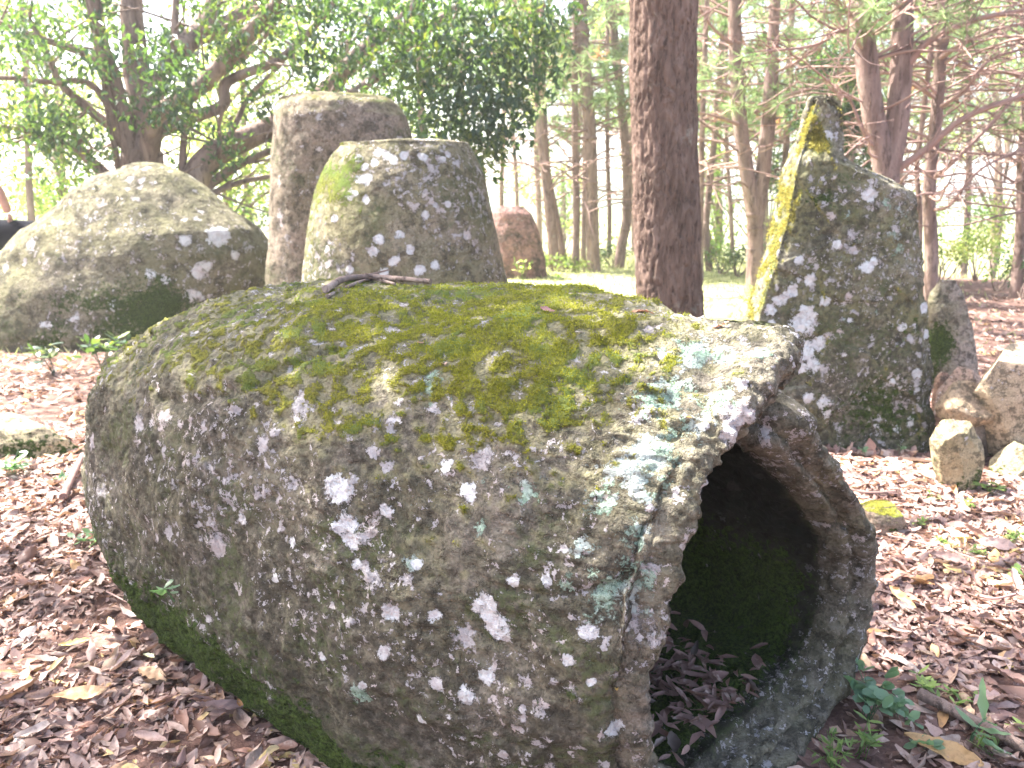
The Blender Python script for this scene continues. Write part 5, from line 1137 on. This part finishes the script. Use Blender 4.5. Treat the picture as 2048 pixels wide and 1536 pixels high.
# ------------------------------------------------------------------ small plants
M_blue = leaf_mat('bluish_herb_leaf', [(0, (0.09, 0.17, 0.10)), (1, (0.20, 0.32, 0.19))], [(0, (0.2, 0.4, 0.12)), (1, (0.38, 0.58, 0.22))], .35, .4, .5)
M_weed = leaf_mat('weed_leaf', [(0, (0.10, 0.17, 0.05)), (1, (0.26, 0.36, 0.12))], [(0, (0.22, 0.42, 0.07)), (1, (0.5, 0.66, 0.18))], .45, .45, .4)
def herb(px, py, h, spread, n, leaf, aspect, mat, label, seed, up_=.5, name='small_plant', group=None, pos=None, perstem=4):
    r = np.random.default_rng(seed); b = G(px, py) if pos is None else np.array(pos, float)
    if pos is None: b[2] = gz(b[0], b[1])
    root = empty(name, b, label, 'plant', group); m = MB(); C, D, U = [], [], []
    ns = max(2, n // perstem)
    for k in range(ns):
        a = r.uniform(0, 6.283); e = b + np.array([math.cos(a) * spread * r.uniform(.2, 1), math.sin(a) * spread * r.uniform(.2, 1), h * r.uniform(.5, 1)])
        mid = (b + e) / 2 + np.array([0, 0, h * .15]); s0 = b + r.normal(size=3) * (.01, .01, 0); m.tube([s0, mid, e], max(leaf * .03, .0012), max(leaf * .015, .0008), 4, 6); c = catmull([s0, mid, e], perstem + 3)
        for j in range(perstem):
            o = c[j + 3 - (j % 2)]; d = unit(r.normal(size=3) * (1, 1, .35) + (0, 0, up_ * .5)); C.append(o + d * leaf * .5); D.append(d); U.append(np.array([0, 0, 1]) + r.normal(size=3) * .35)
    under(root, 'stems', m.mesh('stems', mat))
    C, D, U = np.array(C), np.array(D), np.array(U); L = leaf * r.uniform(.6, 1.15, len(C))
    v, f = leaf_shape(seed, 6, 3, .35, aspect); D = unit(D); S_ = unit(np.cross(U, D)); Nn = np.cross(D, S_)
    if aspect > .6: pass
    W = np.einsum('nij,pj->npi', np.stack([D, S_, Nn], -1), v) * L[:, None, None] + C[:, None]
    fs = (f[None] + (np.arange(len(C)) * len(v))[:, None, None]).reshape(-1, 4)
    tint = np.repeat(r.random(len(C)), len(v))
    if len(C) <= 60:
        me = None
        for i in range(len(C)):
            o = under(root, 'leaf', make_mesh('leaf', W[i], f, {'tint': np.full(len(v), tint[i * len(v)])}, True, [mat]))
    else: under(root, 'leaves', make_mesh('leaves', W.reshape(-1, 3), fs, {'tint': tint}, True, [mat]), kind='stuff')
    return root
herb(1740, 1425, .17, .10, 48, .045, .85, M_blue, 'bluish round-leaved herb growing against the right side of the jar mouth', 71, .8)
herb(1690, 1350, .15, .05, 14, .045, .8, M_blue, 'narrow shoot of bluish round leaves climbing the rim of the jar', 72, 1.2)
herb(1800, 1430, .08, .10, 28, .04, .7, M_blue, 'low bluish leaves between round-leaved herb and fallen stick', 73)
herb(1840, 1490, .05, .05, 10, .04, .7, M_blue, 'small patch of bluish leaves above the large tan leaf', 74)
herb(1665, 1530, .10, .10, 44, .04, .22, M_weed, 'thin-leaved grassy weed at the foot of the jar mouth, bottom edge', 75, .8)
herb(1720, 1495, .10, .08, 24, .045, .22, M_weed, 'wispy weed with narrow leaves under the round-leaved herb', 76, .8)
herb(1935, 1475, .10, .06, 10, .11, .20, M_blue, 'dark blade-leaved plant growing beside the thick fallen stick', 77, .9)
herb(1990, 1500, .05, .07, 14, .05, .25, M_weed, 'small narrow-leaved weed behind the thick fallen stick', 78)
for k, (px, py, h, sp, n, lf, lab) in enumerate([(1850, 1370, .05, .07, 22, .045, 'light green weed in the litter right of the round-leaved herb'), (1930, 1395, .05, .10, 26, .03, 'scatter of tiny light green leaves above the thick fallen stick'),
        (2030, 1445, .04, .05, 14, .03, 'tiny green weed at the right edge, above the stick end'), (1960, 1105, .05, .08, 20, .035, 'light green weed in the sun, left one below the rock heap'), (2010, 1070, .06, .10, 24, .04, 'sunny weed at the right edge just below the largest rock'),
        (1985, 985, .08, .08, 20, .06, 'fresh narrow-leaved plant in front of the largest rock of the heap'), (1940, 1015, .07, .06, 14, .04, 'small plant at the right foot of the upright tan rock'), (1850, 1045, .04, .10, 26, .03, 'low green weeds below the upright tan rock'),
        (2040, 1150, .04, .04, 10, .06, 'single bright weed touching the right edge'), (1885, 1075, .03, .08, 22, .03, 'tiny bright weeds in the sunny litter between mossy flat stone and right edge'), (1730, 1045, .03, .04, 12, .02, 'tiny weed on the yellow mossy flat stone'),
        (1870, 1000, .05, .05, 12, .03, 'little weed at the left foot of the upright tan rock')]):
    herb(px, py, h, sp, n, lf, .4, M_weed, lab, 80 + k, .4, group='small weeds in the sunny litter')
herb(1728, 915, .07, .02, 6, .035, .8, M_blue, 'two-leaved seedling at the foot of the slab, left one', 95, 1)
herb(1800, 912, .07, .02, 4, .03, .8, M_blue, 'two-leaved seedling at the foot of the slab, right one', 96, 1)
herb(110, 745, .28, .30, 40, .11, .4, M_broad, 'dark leafy plant under the pale boulder, left one of two', 97)
herb(205, 735, .38, .40, 56, .13, .4, M_broad, 'dark leafy plant under the pale boulder, right and larger one', 98)
herb(28, 950, .14, .14, 40, .065, .5, M_blue, 'pale green plant in front of the long low stone at the left edge', 99)
herb(115, 960, .05, .05, 8, .05, .5, M_blue, 'tiny plant beside the reddish stick on the left', 100)
herb(192, 1085, .10, .10, 30, .05, .5, M_blue, 'dark green weed at the far lower end of the big jar', 101)
herb(1082, 640, .42, .10, 14, .12, .4, M_lime, 'backlit lime seedling standing just behind the jar, below the reddish jar', 102, 1, pos=(*G(1082, 660)[:2], 0.0))
herb(1045, 575, .55, .22, 24, .13, .4, M_lime, 'bright leafy weed right in front of the distant reddish jar', 103, .8)
herb(1110, 570, .35, .25, 20, .12, .4, M_lime, 'second bright weed at the right foot of the distant reddish jar', 104, .8)
h_ = jb.ray_cast(mathutils.Vector(CAM), mathutils.Vector(ray(352, 1165)).normalized())
herb(0, 0, .07, .035, 8, .05, .28, M_blue, 'pale green fern-like sprig against the lower flank of the big jar', 105, 1, pos=np.array(h_[0]) + np.array([-.01, -.01, -.06]))
herb(1490, 598, .25, .4, 30, .10, .3, M_weed, 'low green plants beyond the left edge of the slab', 106)

# ------------------------------------------------------------------ person sitting behind the pale boulder, mostly outside the picture
def skin(name, pts, edges, radii, mat, parent, sub=2):
    me = bpy.data.meshes.new(name); me.from_pydata([tuple(p) for p in pts], edges, []); o = bpy.data.objects.new(name + '_s', me); col.objects.link(o)
    md = o.modifiers.new('s', 'SKIN'); me.skin_vertices.new() if not me.skin_vertices else None
    for v, r in zip(me.skin_vertices[0].data, radii): v.radius = (r, r) if not hasattr(r, '__len__') else r
    me.skin_vertices[0].data[0].use_root = True
    o.modifiers.new('u', 'SUBSURF').levels = sub
    dg = bpy.context.evaluated_depsgraph_get(); dg.update(); m2 = bpy.data.meshes.new_from_object(o.evaluated_get(dg)); m2.name = name
    bpy.data.objects.remove(o); m2.materials.clear(); m2.materials.append(mat)
    for p in m2.polygons: p.use_smooth = True
    return under(parent, name, m2)
def flat_mat(name, c, rough=.8, sss=0.0):
    s = NT(name); P = s.coord(); s.principled(s.mix(s.mr(s.noise(P, 40, 4, .6), .35, .7), c, tuple(x * .85 for x in c)), rough, s.bump(s.noise(P, 120, 3), .003, .4), .1, **({'Subsurface Weight': sss, 'Subsurface Radius': (.02, .01, .005)} if sss else {})); return s.m
PY = 10.35
def pp(px, py, dy=0.0): return AtY(px, py, PY + dy)
hip = pp(-150, 462); per = empty('person', (hip[0], hip[1], 0), 'person in dark navy clothes sitting behind the pale boulder, forearm and hand on the knee', 'person')
M_skin, M_navy, M_hair, M_top = flat_mat('skin', (0.55, 0.30, 0.23), .5, .1), flat_mat('navy_cloth', (0.003, 0.004, 0.010), 1.0), flat_mat('dark_hair', (0.03, 0.02, 0.015), .6), flat_mat('pink_cotton', (0.55, 0.25, 0.27), .9)
# torso, head, arms: one body
pelvis = hip; ch = hip + [.06, 0, .32]; nk = hip + [.12, 0, .56]; hd = nk + [.05, 0, .10]; hd2 = hd + [.02, 0, .12]
shr, shl = nk + [-.0, -.18, -.07], nk + [-.0, .18, -.07]; elr, ell = pp(-6, 372, -.12), shl + [.08, .06, -.27]; hand = pp(26, 448, -.10); hl = ell + [.22, -.06, -.06]
body = [pelvis, ch, nk, hd, hd2, shr, elr, hand - (hand - elr) * .28, shl, ell, hl]
skin('body', body, [(0, 1), (1, 2), (2, 3), (3, 4), (2, 5), (5, 6), (6, 7), (2, 8), (8, 9), (9, 10)], [(.15, .11), (.16, .11), (.06, .06), (.075, .085), (.07, .08), .06, .062, .05, .06, .055, .04], M_skin, per)
w0 = hand - (hand - elr) * .28; fd = unit(hand - elr); sdv = np.array([0, 1, 0.]); dn = np.array([fd[2], 0, -fd[0]]) * .4
hp = [w0, w0 + fd * .06, w0 + fd * .11]; he = [(0, 1), (1, 2)]; hr = [(.030, .026), (.042, .020), (.038, .018)]
for q, (o_, ln) in enumerate([(-.030, .075), (-.010, .085), (.010, .080), (.029, .062)]):
    a0 = len(hp); hp += [w0 + fd * .12 + sdv * o_, w0 + fd * (.12 + ln * .45) + sdv * o_ * 1.1 - [0, 0, .006], w0 + fd * (.12 + ln * .8) + sdv * o_ * 1.15 - [0, 0, .03]]; he += [(2, a0), (a0, a0 + 1), (a0 + 1, a0 + 2)]; hr += [.0105, .0095, .008]
a0 = len(hp); hp += [w0 + fd * .05 - sdv * .045 - [0, 0, .008], w0 + fd * .10 - sdv * .065 - [0, 0, .015]]; he += [(1, a0), (a0, a0 + 1)]; hr += [.012, .009]
skin('hand', hp, he, hr, M_skin, per)
kn = pp(96, 468, -.05); kn2 = pp(56, 478, .16); ft, ft2 = kn + [.04, 0, -.47], kn2 + [-.02, 0, -.46]
skin('trousers', [pelvis, hip + [.02, -.10, -.03], kn, ft, hip + [.02, .10, -.03], kn2, ft2, hip + [.05, 0, .16]], [(0, 1), (1, 2), (2, 3), (0, 4), (4, 5), (5, 6), (0, 7)], [.22, .20, .19, .16, .20, .19, .15, .2], M_navy, per)
skin('shoes', [ft, ft + [.03, 0, -.06], ft + [.20, 0, -.08], ft2, ft2 + [.03, 0, -.06], ft2 + [.2, 0, -.08]], [(0, 1), (1, 2), (1, 4), (3, 4), (4, 5)], [.05, .055, .04, .05, .055, .04], M_hair, per)
skin('shirt', [hip + [.0, 0, .05], ch, nk - [0, 0, .05], shr, shr + (elr - shr) * .5, shl, shl + (ell - shl) * .55], [(0, 1), (1, 2), (2, 3), (3, 4), (2, 5), (5, 6)], [(.17, .13), (.18, .13), .075, .075, .068, .075, .066], M_navy, per)
skin('hair', [hd2 + [-.03, 0, .05], hd2 + [-.07, 0, 0], hd + [-.07, 0, -.03]], [(0, 1), (1, 2)], [.085, .08, .05], M_hair, per)
